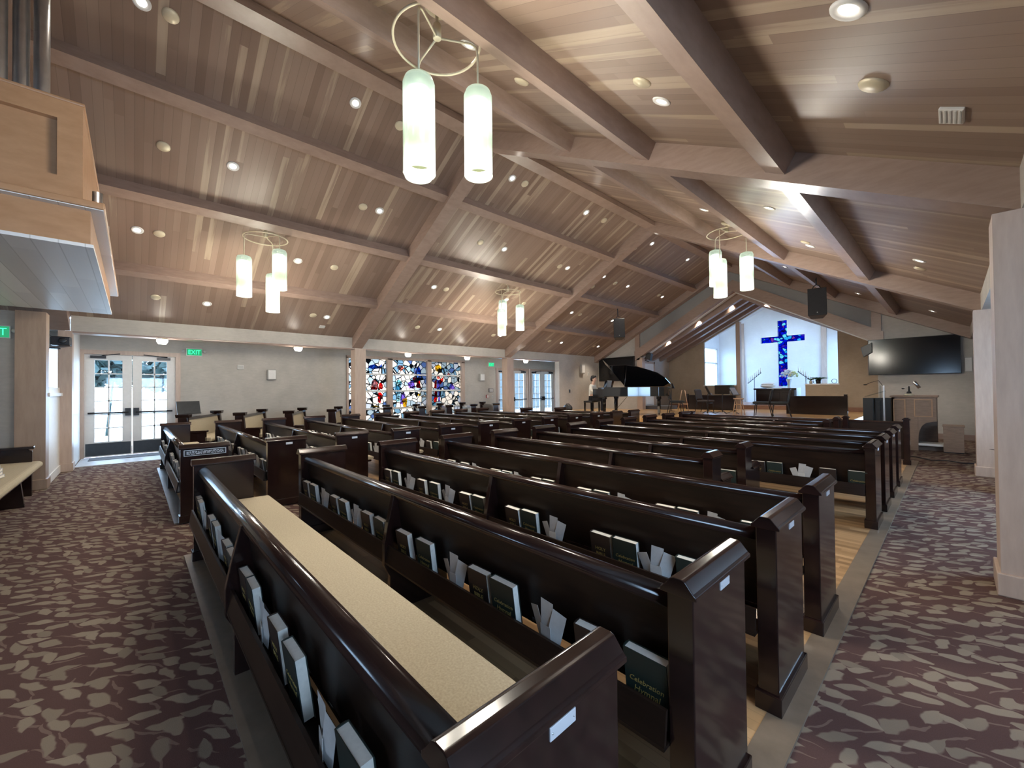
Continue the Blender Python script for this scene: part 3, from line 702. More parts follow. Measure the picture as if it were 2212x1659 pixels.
# ---------------------------------------------------------------- pendant chandeliers
def chandelier(c, hubz, ring_r, arms, label):
    """arms: (angle, shade top z)"""
    x, y = c; zcl = zc(x)
    t = thing('chandelier', label, 'chandelier', (x, y, zcl), group='pendant chandeliers'); H = hubz-zcl
    s = -1 if x < RX else 1
    mt = Matrix.Rotation(s*TH, 4, 'Y')
    B().lathe([(.095, 0), (.095, -.035), (.07, -.05), (.02, -.055)], 20, mtx=mt).build('canopy', 'cream', t)
    B().tube([(0, 0, -.03), (0, 0, H+.1)], .014, 8).lathe([(.03, H+.12), (.035, H+.1), (.035, H), (.028, H-.005)], 14).build('stem', 'cream', t)
    B().tube([(ring_r*math.cos(2*PI*k/48), ring_r*math.sin(2*PI*k/48), H-.03) for k in range(48)], .011, 8, closed=True).build('ring', 'cream', t)
    for a, zt in arms:
        ca, sa = math.cos(R(a)), math.sin(R(a)); zt -= zcl; rr = ring_r-.02
        B().tube([(.03*ca, .03*sa, H+.005), (rr*.82*ca, rr*.82*sa, H-.005), (rr*.96*ca, rr*.96*sa, H-.03), (rr*ca, rr*sa, H-.09), (rr*ca, rr*sa, zt+.01)], .009, 8).build('arm', 'cream', t)
        sh = B().lathe([(.0, 0), (.06, -.002), (.105, -.02), (.12, -.06), (.12, -.74), (.116, -.74), (.116, -.06), (.1, -.025), (0, -.006)], 28, cap=False).build('shade', 'frost', t, loc=(rr*ca, rr*sa, zt))
        B().tube([(.118*math.cos(2*PI*k/32), .118*math.sin(2*PI*k/32), -.74) for k in range(32)], .0035, 6, closed=True).build('rim', 'rim', sh)
        B().lathe([(.0, -.09), (.06, -.092), (.085, -.11), (.085, -.66), (.078, -.662)], 24, cap=False).build('diffuser', 'tube', sh)
        L = bpy.data.lights.get('pendant') or bpy.data.lights.new('pendant', 'POINT'); L.energy = 34; L.color = (1, .93, .8); L.shadow_soft_size = .12
        o = bpy.data.objects.new('pendant_glow', L); C.objects.link(o); o.parent = t; o.location = (rr*ca, rr*sa, zt-.95)
    return t
SHZ = {}
chandelier((-2.9, 1.87), 4.46, .36, [(58, 4.065), (178, 4.16), (-57, 3.88)], 'nearest pendant chandelier with two tall glowing glass cylinders in view')
chandelier((-8.65, 1.8), 4.38, .36, [(-92, 3.97), (148, 3.79), (28, 4.11)], 'pendant chandelier near the balcony on the left ceiling slope')
chandelier((-8.65, 7.9), 4.33, .36, [(165, 4.14), (-75, 3.76), (45, 3.935)], 'small far pendant chandelier above the stained glass side')
chandelier((-3.0, 8.65), 4.59, .36, [(148, 4.34), (-92, 3.98), (28, 4.145)], 'pendant chandelier hanging in front of the chancel arch')

# ---------------------------------------------------------------- pews
PH = .89
def end_panel(parent, x0, x1, outer, h=PH, plate=None, stepped=False):
    d0, d1 = (0, .455)
    b = B()
    if stepped:
        b.prism([(0, 0), (.455, 0), (.455, .60), (.2, .60), (.2, h-.055), (0, h-.055)], 0, x0, x1)
    else: b.box((x0, 0, 0), (x1, d1, h-.055))
    b.box((x0-.012, -.012, 0), (x1+.012, d1+.012, .085))
    e = b.build('end_panel', 'pew', parent, bevel=.004)
    xm = (x0+x1)/2; w = (x1-x0)/2+.016
    prof = [(xm-w, h-.055), (xm-w, h-.042), (xm-w+.008, h-.036), (xm-.024, h-.004), (xm-.014, h), (xm+.014, h), (xm+.024, h-.004), (xm+w-.008, h-.036), (xm+w, h-.042), (xm+w, h-.055)]
    B().prism(prof, 1, -.016, (.2 if stepped else d1)+.016).build('end_cap', 'pew', e, bevel=.0025)
    if stepped:
        prof2 = [(a, z-h+.645) for a, z in prof]
        B().prism(prof2, 1, .205, d1+.016).build('arm_cap', 'pew', e, bevel=.0025)
    if plate:
        xo = x1 if outer > 0 else x0
        if plate == 'small':
            p = B().box((xo-.001, .212, .79), (xo+.003, .292, .818)).build('name_plate', 'plate', parent, bevel=.0012)
            B().lathe([(.0025, 0), (.0018, .0012), (0, .0014)], 8, mtx=Matrix.Translation((xo+.003, .219, .804)) @ Matrix.Rotation(R(90), 4, 'Y')).lathe([(.0025, 0), (.0018, .0012), (0, .0014)], 8, mtx=Matrix.Translation((xo+.003, .285, .804)) @ Matrix.Rotation(R(90), 4, 'Y')).build('screws', 'chrome', p)
        else:
            p = B().box((xo-.001, .03, .755), (xo+.006, .43, .825)).build('dedication_plaque', 'black', parent)
            q = B(); 
            for a, c in (((.03, .755), (.43, .760)), ((.03, .820), (.43, .825)), ((.03, .755), (.036, .825)), ((.424, .755), (.43, .825))): q.box((xo+.006, a[0], a[1]), (xo+.009, c[0], c[1]))
            q.build('plaque_border', 'plate', p)
            q = B(); r2 = random.Random(4)
            for z in (.803, .790, .776):
                y = .055
                while y < .40:
                    l = r2.uniform(.012, .04); q.box((xo+.006, y, z-.003), (xo+.0068, min(y+l, .405), z+.003)); y += l+.008
            q.build('plaque_lines', 'plate', p)
    return e
def make_pew(L, label, right=dict(), left=dict(), mids=None, name='pew', h=PH, group='dark pews'):
    """origin at the rear left foot; runs along +x, faces +y"""
    t = thing(name, label, 'pew', group=None)
    t_ = .085
    end_panel(t, 0, t_, -1, h, **left); end_panel(t, L-t_, L, 1, h, **right)
    x0, x1 = t_, L-t_
    B().prism([(.055, .775), (.085, .775), (.135, .40), (.105, .40)], 0, x0, x1).build('backrest', 'pewlight', t)
    rail = [(.030, .762), (.036, .79), (.052, .806), (.075, .812), (.096, .806), (.108, .79), (.108, .775), (.096, .762)]
    B().prism(rail, 0, x0, x1, smooth=True).build('top_rail', 'pew', t)
    B().box((x0, .10, .405), (x1, .545, .43)).build('seat', 'pew', t, bevel=.006)
    b = B().prism([(.13, .43), (.56, .43), (.585, .445), (.588, .468), (.57, .482), (.13, .488)], 0, x0+.01, x1-.01)
    b.build('seat_cushion', 'cushion', t, bevel=.008)
    rk = B().prism([(-.035, .335), (-.022, .335), (-.004, .455), (-.017, .455)], 0, x0, x1).box((x0, -.035, .335), (x1, .115, .347))
    rk.build('book_rack', 'pewlight', t)
    for xm in (mids if mids is not None else [L/2]):
        m = B().prism([(0, 0), (.455, 0), (.44, .405), (.13, .41), (.09, .775), (.03, .775), (-.012, .60), (-.04, .46), (-.04, .32), (0, .24)], 0, xm-.02, xm+.02)
        m.build('support', 'pew', t, bevel=.003)
    return t
XCL, XCR, XLL, XLR = -4.65, -.552, -10.62, -5.99
def yrow(k): return .391+.872*(k-1)
LC = XCR-XCL
pews = {}
p1 = make_pew(LC, 'nearest centre pew with its oatmeal seat cushion showing', right=dict(plate='small'))
p1.location = (XCL, yrow(1), 0.013); pews['c1'] = p1; tpw = tree(p1)
def cpew(k, t, x, label): pews['c%d' % k] = grow(t, (x, yrow(k), .013), None, label)
cpew(2, tpw, XCL, 'second centre pew from the photographer, full rack of books on its back')
cpew(3, tpw, XCL, 'third centre pew from the photographer, running to the right aisle')
cpew(4, tpw, XCL, 'fourth centre pew, last long one before the two short pews')
LS = -1.50-XCL
p5 = make_pew(LS, 'first of two short centre pews that stop before the open floor', right=dict(stepped=True), mids=[2.05])
p5.location = (XCL, yrow(5), .013); pews['c5'] = p5; tps = tree(p5)
cpew(6, tps, XCL, 'second short centre pew, with a stepped end beside the open floor')
names = {7: 'seventh centre pew, its rack of green and brown books facing the open floor', 8: 'eighth centre pew, one behind the open floor row', 9: 'ninth centre pew, two in front of the open floor row', 10: 'tenth centre pew, last long one before the front'}
for k in (7, 8, 9, 10): cpew(k, tpw, XCL, names[k])
for k, l in ((11, 'eleventh centre pew, short, ending before the right front panel'), (12, 'twelfth and foremost centre pew, short')): cpew(k, tps, XCL, l)
# panel in front of the first row
t = thing('pew_front_panel', 'dark panel with end posts in front of the foremost centre pew', 'pew front', (XCL, 10.60, .013))
for x in (0, 3.12, LC-.085): 
    B().box((x, 0, 0), (x+.085, .12, .835)).box((x-.012, -.012, 0), (x+.097, .132, .085)).build('post', 'pew', t, bevel=.004)
    B().prism([(x-.016, .835), (x-.016, .848), (x+.02, .88), (x+.065, .88), (x+.101, .848), (x+.101, .835)], 1, -.016, .136).build('post_cap', 'pew', t, bevel=.002)
B().box((.085, .035, .1), (LC-.085, .065, .79)).build('panel', 'pewlight', t)
B().prism([(.02, .775), (.03, .805), (.07, .805), (.08, .775)], 0, .085, LC-.085).build('top_rail', 'pew', t)
# left block
LQ = XLR-XLL
q1 = make_pew(LQ, 'nearest left pew, its end carrying a framed dedication plaque', right=dict(plate='plaque'))
q1.location = (XLL, yrow(1), .013); pews['q1'] = q1
q2 = make_pew(LQ, 'second left pew from the photographer, silver plate on its end', right=dict(plate='small'))
q2.location = (XLL, yrow(2), .013); pews['q2'] = q2; tq = tree(q2)
for k in range(3, 11):
    pews['q%d' % k] = grow(tq, (XLL, yrow(k), .013), None, '%s left pew from the photographer, silver plate on its end' % ORD[k-1])
LF = XLR+9.45
q11 = make_pew(LF, 'eleventh left pew, shorter at its window end', right=dict()); q11.location = (-9.45, yrow(11), .013)
q12 = make_pew(XLR+8.75, 'foremost left pew, shortest of the left block', right=dict()); q12.location = (-8.75, yrow(12), .013)

# upholstered pews turned towards the altar, between the left columns and the aisle
def make_wing(label):
    t = thing('wing_pew', label, 'pew', group=None); L = 2.05
    for x in (0, L-.1):
        e = B().prism([(0, 0), (.5, 0), (.5, .62), (.2, .64), (.17, .97), (0, .97)], 0, x, x+.1).build('end_panel', 'pew', t, bevel=.004)
        B().prism([(x-.01, .95), (x-.04, 1.0), (x-.04, 1.025), (x+.14, 1.025), (x+.14, 1.0), (x+.11, .95)], 1, -.035, .215).build('flared_cap', 'pew', e, bevel=.004)
        B().box((x-.02, .22, .62), (x+.12, .53, .66)).build('arm_cap', 'pew', e, bevel=.006)
    B().prism([(.02, .90), (.06, .95), (.13, .95), (.14, .90)], 0, .1, L-.1).build('top_rail', 'pew', t)
    B().prism([(.04, .92), (.07, .92), (.15, .38), (.11, .38)], 0, .1, L-.1).build('backrest', 'pew', t)
    B().prism([(.08, .90), (.12, .90), (.20, .50), (.16, .47)], 0, .11, L-.11).build('back_cushion', 'cushion', t, bevel=.012)
    B().prism([(.14, .42), (.58, .40), (.60, .44), (.58, .49), (.16, .50)], 0, .11, L-.11).build('seat_cushion', 'cushion', t, bevel=.015)
    B().box((.1, .1, .36), (L-.1, .54, .42)).build('seat', 'pew', t)
    return t
wpos = []
hd = 65.5
for k in range(9): wpos.append((-11.42+.045*k if k < 5 else -10.98, .70+1.03*k if k < 4 else 5.35+.985*(k-4)))
wl = ['nearest upholstered side pew, beside the glazed doors', 'second upholstered side pew, by the bare plaster wall', 'third upholstered side pew, by the bare plaster wall', 'fourth upholstered side pew, just before the first column', 'fifth upholstered side pew, just past the first column', 'sixth upholstered side pew, before the middle stained glass', 'seventh upholstered side pew, before the stained glass', 'eighth upholstered side pew, by the end of the stained glass', 'ninth upholstered side pew, before the far glass doors']
wp = make_wing(wl[0]); tw = tree(wp)
dirx = Vector((-math.sin(R(hd)), math.cos(R(hd)), 0))     # along the pew, away from the nave
for k, (x, y) in enumerate(wpos):
    # local +x runs towards the nave: origin at the far end
    ox, oy = x+dirx.x*2.05, y+dirx.y*2.05
    o = wp if k == 0 else grow(tw, None, None, wl[k])
    o.location = (ox, oy, 0); o.rotation_euler = (0, 0, R(hd-90))
# pew under the balcony
rb = thing('rear_pew', 'upholstered pew against the rear wall under the balcony, books stacked on it', 'pew', (-9.35, -1.56, 0))
B().prism([(.02, .42), (.52, .40), (.56, .43), (.56, .47), (.53, .50), (.04, .51)], 0, 0, 4.2).build('seat_cushion', 'cushion', rb, bevel=.02)
B().box((.25, .0, .36), (4.2, .5, .42)).build('seat', 'pew', rb)
B().prism([(-.03, .88), (.05, .88), (.08, .45), (.04, .45)], 0, .25, 4.2).build('backrest', 'pew', rb)
B().box((.3, -.05, .86), (4.2, .08, .90)).build('top_rail', 'pew', rb, bevel=.008)
B().prism([(0, 0), (.46, 0), (.46, .66), (.40, .70), (0, .70)], 0, .02, .10).box((.0, -.02, .69), (.12, .48, .73)).build('end_panel', 'pew', rb, bevel=.006)
for x in (.9, 2.6): B().prism([(0, 0), (.5, 0), (.46, .37), (.02, .37)], 0, x, x+.06).build('leg', 'pew', rb)
for i in range(4):
    dx = [0, .04, -.02, .03][i]
    t = thing('stacked_book', 'pale closed book on the rear pew cushion, %s from the bottom of the stack' % ORD[i], 'book', (-7.62+dx, -1.26, .512+.036*i), rz=R(4*i-6), group='books stacked on the rear pew')
    B().box((-.16, -.11, 0), (.16, .11, .004)).box((-.16, -.11, .03), (.16, .11, .034)).box((-.16, -.11, .004), (-.155, .11, .03)).build('cover', 'paper', t)
    B().box((-.154, -.106, .0045), (.155, .106, .0295)).build('pages', 'pages', t)

# ---------------------------------------------------------------- books in the racks
_txt = {}
def text_data(body, size, shear=0, spacing=1, align='CENTER', mat='gold'):
    """lettering as a mesh"""
    key = (body, size, shear, mat)
    if key not in _txt:
        c = text_curve(body, size, shear, spacing, align, mat)
        o = bpy.data.objects.new('t', c); C.objects.link(o); dg = bpy.context.evaluated_depsgraph_get()
        me = bpy.data.meshes.new_from_object(o.evaluated_get(dg)); bpy.data.objects.remove(o); bpy.data.curves.remove(c)
        me.materials.clear(); me.materials.append(M[mat]); _txt[key] = me
    return _txt[key]
def text_curve(body, size, shear=0, spacing=1, align='CENTER', mat='gold'):
    c = bpy.data.curves.new('title_text', 'FONT'); c.body = body; c.size = size; c.align_x = align; c.align_y = 'CENTER'
    c.extrude = .0003; c.shear = shear; c.space_line = .9; c.space_character = spacing; c.resolution_u = 2
    c.materials.append(M[mat]); return c
def make_book(cat, m, w, h, t, txt):
    o = thing(cat, '', 'book', group='books in the pew racks')
    b = B().box((-w/2, 0, 0), (w/2, .0035, h)).box((-w/2, t-.0035, 0), (w/2, t, h)).prism([(-w/2, 0), (-w/2-.004, t*.3), (-w/2-.004, t*.7), (-w/2, t), (-w/2+.003, t), (-w/2+.003, 0)], 2, 0, h)
    b.build('cover', m, o)
    B().box((-w/2+.0032, .0036, .004), (w/2-.004, t-.0036, h-.003)).build('pages', 'pages', o)
    if txt:
        for body, size, z, sh in txt:
            q = bpy.data.objects.new('title', text_data(body, size, sh)); C.objects.link(q); q.parent = o
            q.location = (0, -.0006, z); q.rotation_euler = (R(90), 0, 0)
    return o
bk = {'bible': make_book('bible', 'bible', .150, .222, .042, [('HOLY', .030, .128, 0), ('BIBLE', .030, .094, 0)]),
      'hymnal': make_book('hymnal', 'hymnal', .160, .228, .040, [('Celebration', .027, .125, .25), ('Hymnal', .032, .092, .25)]),
      'bible_': make_book('bible', 'bible', .150, .222, .042, None), 'hymnal_': make_book('hymnal', 'hymnal', .160, .228, .040, None)}
tb = {k: tree(v) for k, v in bk.items()}
pk = thing('card_packet', '', 'cards', group='card packets in the pew racks')
for i, (dx, dz, ry, ln) in enumerate(((-.02, .0, -10, .15), (.0, .03, 3, .17), (.025, .015, 9, .16), (.01, -.03, -3, .12))):
    B().box((-.034, -.0006, 0), (.034, .0006, ln)).build('card', 'paper', pk, loc=(dx*1.5, .012+.008*(3-i), dz), rot=(R(9-3*i), R(ry*1.8), R(ry*1.5)))
tk = tree(pk)
TILT = R(8)
def fill(pew, ox, oy, pat, block, rowname, titled):
    n = {'b': 0, 'h': 0, 'p': 0}
    for kind, x in pat:
        n[kind] += 1
        if kind == 'p':
            lab = 'packet of pale cards, %s from the left in rack of %s' % (ORD[n['p']-1], rowname)
            grow(tk, (x, oy+.0, .40+.013), (0, 0, R(rnd.uniform(-6, 6))), lab)
        else:
            nm = 'bible' if kind == 'b' else 'hymnal'
            lab = ('dark brown bible, %s from the left in rack of %s' if kind == 'b' else 'dark green hymnal, %s from the left in rack of %s') % (ORD[n[kind]-1], rowname)
            grow(tb[nm+('' if titled else '_')], (x+rnd.uniform(-.006, .006), oy+.034, .365), (TILT+R(rnd.uniform(-2, 2)), 0, R(rnd.uniform(-2, 2))), lab)
P1 = [('b',-4.48),('h',-4.29),('p',-4.02),('b',-3.72),('h',-3.48),('p',-3.24),('b',-3.02),('h',-2.82),('b',-2.47),('h',-2.28),('p',-2.04),('b',-1.84),('h',-1.60),('p',-1.28),('h',-1.06)]
P2 = [('b',-4.47),('h',-4.25),('p',-3.95),('b',-3.67),('h',-3.46),('p',-3.2),('b',-3.0),('h',-2.77),('b',-2.43),('h',-2.18),('p',-1.87),('b',-1.65),('h',-1.465),('p',-1.19),('b',-.95),('h',-.73)]
P3 = [('b',-4.46),('h',-4.26),('p',-3.96),('b',-3.70),('h',-3.47),('p',-3.23),('b',-2.95),('h',-2.76),('b',-2.33),('h',-2.15),('p',-1.92),('b',-1.52),('h',-1.345),('p',-1.15),('h',-.95)]
P4 = [('b',-4.46),('h',-4.15),('p',-3.96),('b',-3.57),('h',-3.37),('p',-3.22),('b',-2.92),('h',-2.75),('b',-2.3),('h',-2.12),('p',-1.93),('b',-1.525),('h',-1.355),('p',-1.19),('h',-.91)]
cname = {1: 'the nearest centre pew', 2: 'the second centre pew', 3: 'the third centre pew', 4: 'the fourth centre pew', 5: 'the fifth centre pew', 6: 'the sixth centre pew', 7: 'the seventh centre pew'}
for k, P in ((1, P1), (2, P2), (3, P3), (4, P4)): fill(None, XCL, yrow(k), P, 'c', cname[k], True)
fill(None, XCL, yrow(5), [p for p in P2 if p[1] < -1.6], 'c', cname[5], False)
fill(None, XCL, yrow(6), [('b',-4.4),('h',-4.2),('b',-2.1),('h',-1.68)], 'c', cname[6], False)
fill(None, XCL, yrow(7), [('b',-1.64),('h',-1.47),('p',-1.2),('b',-.95),('h',-.70)], 'c', cname[7], True)
# the open-floor hymnal standing in the fifth row rack beyond the short pew end
for k in range(1, 11):
    P = [(a, XLR+(x-XCR)*1.1) for a, x in (P2 if k < 6 else P3[-7:] + P3[:3])]
    P = [p for p in P if not (abs(p[1]-(XLL+LQ/2)) < .11)]
    P.sort(key=lambda p: p[1])
    if k >= 6: P = P[:3]+P[-4:]
    fill(None, XLL, yrow(k), P, 'q', 'the %s left pew' % ('nearest' if k == 1 else ORD[k-1]), False)
for o in list(bk.values())+[pk]:
    for ch in [c for c in ALL() if c.parent == o]: bpy.data.objects.remove(ch)
    bpy.data.objects.remove(o)
# ---------------------------------------------------------------- wall fittings
def exit_sign(loc, rz, label, ears=True):
    t = thing('exit_sign', label, 'exit sign', loc, rz)
    B().box((-.17, 0, -.10), (.17, .05, .10)).build('housing', 'white', t, bevel=.008)
    B().box((-.155, -.004, -.085), (.155, .0, .085)).build('face', 'exitface', t)
    q = bpy.data.objects.new('letters', text_data('EXIT', .16, 0, 1.0, 'CENTER', 'exitgreen')); C.objects.link(q); q.parent = t
    q.location = (0, -.006, -.004); q.rotation_euler = (R(90), 0, 0); q.scale = (.8, 1, 1)
    if ears:
        for s in (-1, 1):
            B().lathe([(.02, 0), (.04, .015), (.04, .05), (0, .055)], 14, mtx=Matrix.Translation((s*.22, .0, .02)) @ Matrix.Rotation(R(90), 4, 'X')).tube([(s*.16, .03, .0), (s*.22, .01, .02)], .012, 6).build('lamp_head', 'greyplastic', t)
    return t
# local -y is the face; rz turns it towards the room
exit_sign((XN+.05, 1.17, 2.56), R(90), 'lit green exit sign with two lamp heads on the plaster wall by the near doors')
exit_sign((XN+.05, 11.36, 2.58), R(90), 'lit green exit sign by the far glazed doors', False)
exit_sign((-9.85, -1.56, 2.46), R(90), 'lit green exit sign on the wall under the balcony', True)
def wallbox(name, loc, size, m, label, cat, rz=R(90), face=None, bev=.006):
    w_, h_, d_ = size
    t = thing(name, label, cat, loc, rz)
    B().box((-w_/2, 0, -h_/2), (w_/2, d_, h_/2)).build('case', m, t, bevel=bev)
    if face: B().box((-w_*.42, -.003, -h_*.42), (w_*.42, .001, h_*.42)).build('face', face, t)
    return t
wallbox('wall_sensor', (XN+.05, 2.2, 2.2), (.15, .12, .05), 'white', 'small white sensor box high on the plaster wall', 'sensor', face='greyplastic')
wallbox('wall_speaker', (XN+.14, 2.96, 2.0), (.22, .3, .14), 'greyplastic', 'grey wall speaker on the plaster wall by the near exit sign', 'speaker', face='white', bev=.02)
wallbox('wall_speaker', (XN+.14, 10.8, 2.02), (.24, .3, .14), 'greyplastic', 'grey wall speaker between the stained glass and the far exit sign', 'speaker', face='white', bev=.02)
wallbox('wall_speaker', (XL+.12, 15.2, 2.4), (.24, .4, .12), 'greyplastic', 'grey wall speaker above the pianist', 'speaker', face='white', bev=.02)
wallbox('fire_alarm', (XN+.05, 11.14, 1.21), (.12, .13, .05), 'red', 'red fire alarm call box beside the far glazed doors', 'alarm', face='white')
wallbox('light_switch', (XN+.02, 11.43, 1.19), (.08, .12, .02), 'white', 'white light switch right of the red alarm', 'switch', face='greyplastic')
wallbox('framed_notice', (XN+.03, 11.35, 1.47), (.24, .17, .03), 'charcoal', 'small framed notice above the red alarm', 'frame', face='paper')
wallbox('wall_plate', (XL+.02, 15.7, 2.17), (.12, .16, .02), 'white', 'white plate on the wall behind the pianist', 'plate', face='greyplastic')
wallbox('wall_outlet', (XL+.02, 14.3, 1.40), (.1, .16, .02), 'greyplastic', 'dark outlet plate on the wall left of the pianist', 'outlet', face='black')
wallbox('wall_plate', (.31, YF-.025, 2.05), (.14, .42, .025), 'greyplastic', 'narrow grey plate right of the large black screen', 'plate', 0, face='white')
# screens
def screen(x0, x1, z0, z1, y, label):
    t = thing('television', label, 'television', ((x0+x1)/2, y, (z0+z1)/2)); w_, h_ = (x1-x0)/2, (z1-z0)/2
    B().box((-w_, 0, -h_), (w_, .06, h_)).build('bezel', 'black', t, bevel=.006)
    B().box((-w_+.015, -.002, -h_+.015), (w_-.015, .003, h_-.015)).build('panel', 'tv', t)
    B().box((-.3, .06, -.2), (.3, .12, .2)).build('wall_mount', 'charcoal', t)
screen(-1.72, .185, 1.815, 2.88, YF-.14, 'large black wall screen above the organ console')
screen(-11.5, -9.62, 1.83, 2.93, YF-.14, 'black wall screen behind the grand piano')
def bracket(x, y, z, s, label):
    t = thing('bracket_speaker', label, 'speaker', (x, y, z))
    B().prism([(0, .18), (s*.26, .05), (s*.20, -.25), (0, -.12)], 1, -.1, .1).build('case', 'black', t, bevel=.01)
    B().tube([(0, 0, .0), (-s*.12, 0, -.22), (s*.1, 0, -.28)], .018, 6).build('bracket', 'charcoal', t)
bracket(-9.2, YF+.2, 2.95, 1, 'black bracket speaker inside the left end of the chancel arch')
bracket(-1.62, YF-.12, 2.62, -1, 'black bracket speaker at the left edge of the large screen')
t = thing('projector', 'dark projector on a bracket on the column by the near doors', 'projector', (XL+.12, -.98, 2.50))
B().box((-.1, -.16, -.08), (.16, .10, .08)).build('case', 'charcoal', t, bevel=.015)
B().lathe([(.05, 0), (.055, .05), (.04, .055), (0, .05)], 14, mtx=Matrix.Translation((.16, 0, 0)) @ Matrix.Rotation(R(90), 4, 'Y')).build('lens', 'black', t)
B().tube([(-.1, -.1, .06), (-.12, -.25, .16), (-.12, -.3, -.12), (-.1, -.12, -.12)], .014, 6).box((-.13, -.32, -.14), (.0, -.05, -.12)).build('bracket', 'charcoal', t)
# hanging loudspeakers
def hanging(x, y, z, rz, tilt, label):
    t = thing('hanging_loudspeaker', label, 'loudspeaker', (x, y, z), rot=(tilt, 0, rz), group='hanging loudspeakers')
    B().prism([(-.2, -.17), (.2, -.17), (.13, .2), (-.13, .2)], 2, -.36, .36).build('cabinet', 'black', t, bevel=.012)
    B().box((-.19, -.176, -.34), (.19, -.168, .34)).build('grille', 'charcoal', t)
    B().lathe([(.012, 0), (.012, .004), (0, .004)], 12, mtx=Matrix.Translation((0, -.176, -.29)) @ Matrix.Rotation(R(90), 4, 'X')).build('badge', 'chrome', t)
    h = zc(x)-z+.1
    B().tube([(-.12, .05, .36), (-.06, .1, .5), (0, .16, .56), (.06, .1, .5), (.12, .05, .36)], .012, 6).tube([(0, .16, .56), (0, .2, h)], .018, 8).build('yoke', 'charcoal', t)
hanging(-8.25, 13.0, 3.66, R(38), R(-10), 'black loudspeaker hanging on the left, above the piano')
hanging(-2.35, 13.0, 3.65, R(12), R(-8), 'black loudspeaker hanging on the right, in front of the chancel arch')

# ---------------------------------------------------------------- grand piano and pianist
pa = R(11); PX, PY = -8.83, 12.98
pn = thing('grand_piano', 'black grand piano with its lid raised, on the left of the stage', 'piano', (PX, PY, ZS), rz=pa)
# local x: keyboard (0) to tail (2.75); local y: audience side (-) to spine (+)
out = [(0, -.72), (.28, -.74), (1.05, -.74), (1.35, -.68), (1.75, -.42), (2.15, -.22), (2.5, -.2), (2.68, -.08), (2.76, .15), (2.74, .45), (2.62, .62), (2.4, .72), (0, .74)]
pn.scale = (.80, .95, 1)
zr0, zr1 = .66, .985
b = B().prism(out, 2, zr0, zr1); b.build('rim', 'lacquer', pn, bevel=.006)
B().box((-.25, -.74, .62), (.02, .76, .74)).box((-.25, -.74, .62), (.3, -.64, .93)).box((-.25, .66, .62), (.3, .76, .93)).build('key_bed', 'lacquer', pn, bevel=.008)
B().box((-.22, -.63, .74), (-.07, .65, .765)).build('white_keys', 'pages', pn)
k = B()
for i in range(52):
    if i % 7 in (2, 6): continue
    y = -.62+i*.0243; k.box((-.165, y+.018, .765), (-.07, y+.03, .776))
k.build('black_keys', 'black', pn)
B().prism([(.1, .985), (.12, .985), (.2, 1.22), (.18, 1.22)], 1, -.42, .44).build('music_desk', 'lacquer', pn)
B().box((.08, -.2, 1.19), (.1, .22, 1.25)).box((.10, -.2, 1.0), (.105, .22, 1.25)).build('score', 'paper', pn, rot=(0, R(14), 0), loc=(-.2, 0, .05))
la = R(33)
lid = [(.62, .0), (.34, 1.42), (1.15, 1.42), (1.6, 1.3), (2.0, 1.1), (2.4, .86), (2.62, .55), (2.74, .2), (2.70, .0)]
mt = Matrix.Translation((0, .74, .99)) @ Matrix.Rotation(-la, 4, 'X') @ Matrix.Rotation(PI, 4, 'X')
mt = Matrix.Translation((0, .74, .99))
def lp(x, w, t=0): return (x, .74-w*math.cos(la)-t*math.sin(la), .99+w*math.sin(la)-t*math.cos(la)+.0)
n = len(lid); vs = [lp(x, w) for x, w in lid]+[lp(x, w, -.022) for x, w in lid]
B().add(vs, [tuple(range(n)), tuple(range(2*n-1, n-1, -1))]+[(i, n+i, n+(i+1) % n, (i+1) % n) for i in range(n)]).build('lid', 'lacquer', pn)
fl = [(.34, 1.12), (.34, 1.42), (-.02, 1.42), (-.02, 1.12)]
def fp(x, w, t=0): 
    p = Vector(lp(.40, w, t)); d = .34-x
    return (p.x-d*.86, p.y+.0, p.z+d*.66)
vs = [fp(x, w) for x, w in fl]+[fp(x, w, -.02) for x, w in fl]
B().add(vs, [(0,1,2,3), (7,6,5,4), (0,4,5,1), (1,5,6,2), (2,6,7,3), (3,7,4,0)]).build('lid_flap', 'lacquer', pn)
B().tube([(1.2, -.66, .98), lp(1.2, 1.36, .02)], .011, 8).build('lid_prop', 'lacquer', pn)
for x, y in ((.22, -.58), (.22, .6), (2.35, .25)):
    l = B().prism([(-.075, .66), (.075, .66), (.07, .5), (.045, .14), (.04, .07), (-.04, .07), (-.045, .14), (-.07, .5)], 0, x-.05, x+.05, mtx=Matrix.Translation((0, y, 0)))
    l.box((x-.07, y-.1, .56), (x+.07, y+.1, .66)).tube([(x, y, .07), (x, y, .035)], .03, 10).ball((x, y, .03), .03)
    l.build('leg', 'lacquer', pn)
B().box((.42, -.08, .62), (.5, .08, .66)).tube([(.46, -.06, .64), (.42, -.06, .12)], .014, 8).tube([(.46, .06, .64), (.42, .06, .12)], .014, 8).box((.36, -.12, .08), (.48, .12, .14)).tube([(.44, 0, .12), (1.0, 0, .62)], .008, 6).build('pedal_lyre', 'lacquer', pn)
k = B()
for y in (-.06, 0, .06): k.box((.22, y-.012, .085), (.37, y+.012, .095))
k.build('pedals', 'chrome', pn)
bn = thing('piano_bench', 'black padded piano bench under the pianist', 'bench', (PX-.56*math.cos(pa), PY-.56*math.sin(pa), ZS), rz=pa)
B().box((-.17, -.4, .42), (.17, .4, .49)).build('seat', 'black', bn, bevel=.02)
for x in (-.13, .13):
    for y in (-.35, .35): B().box((x-.025, y-.025, 0), (x+.025, y+.025, .42)).build('leg', 'lacquer', bn)

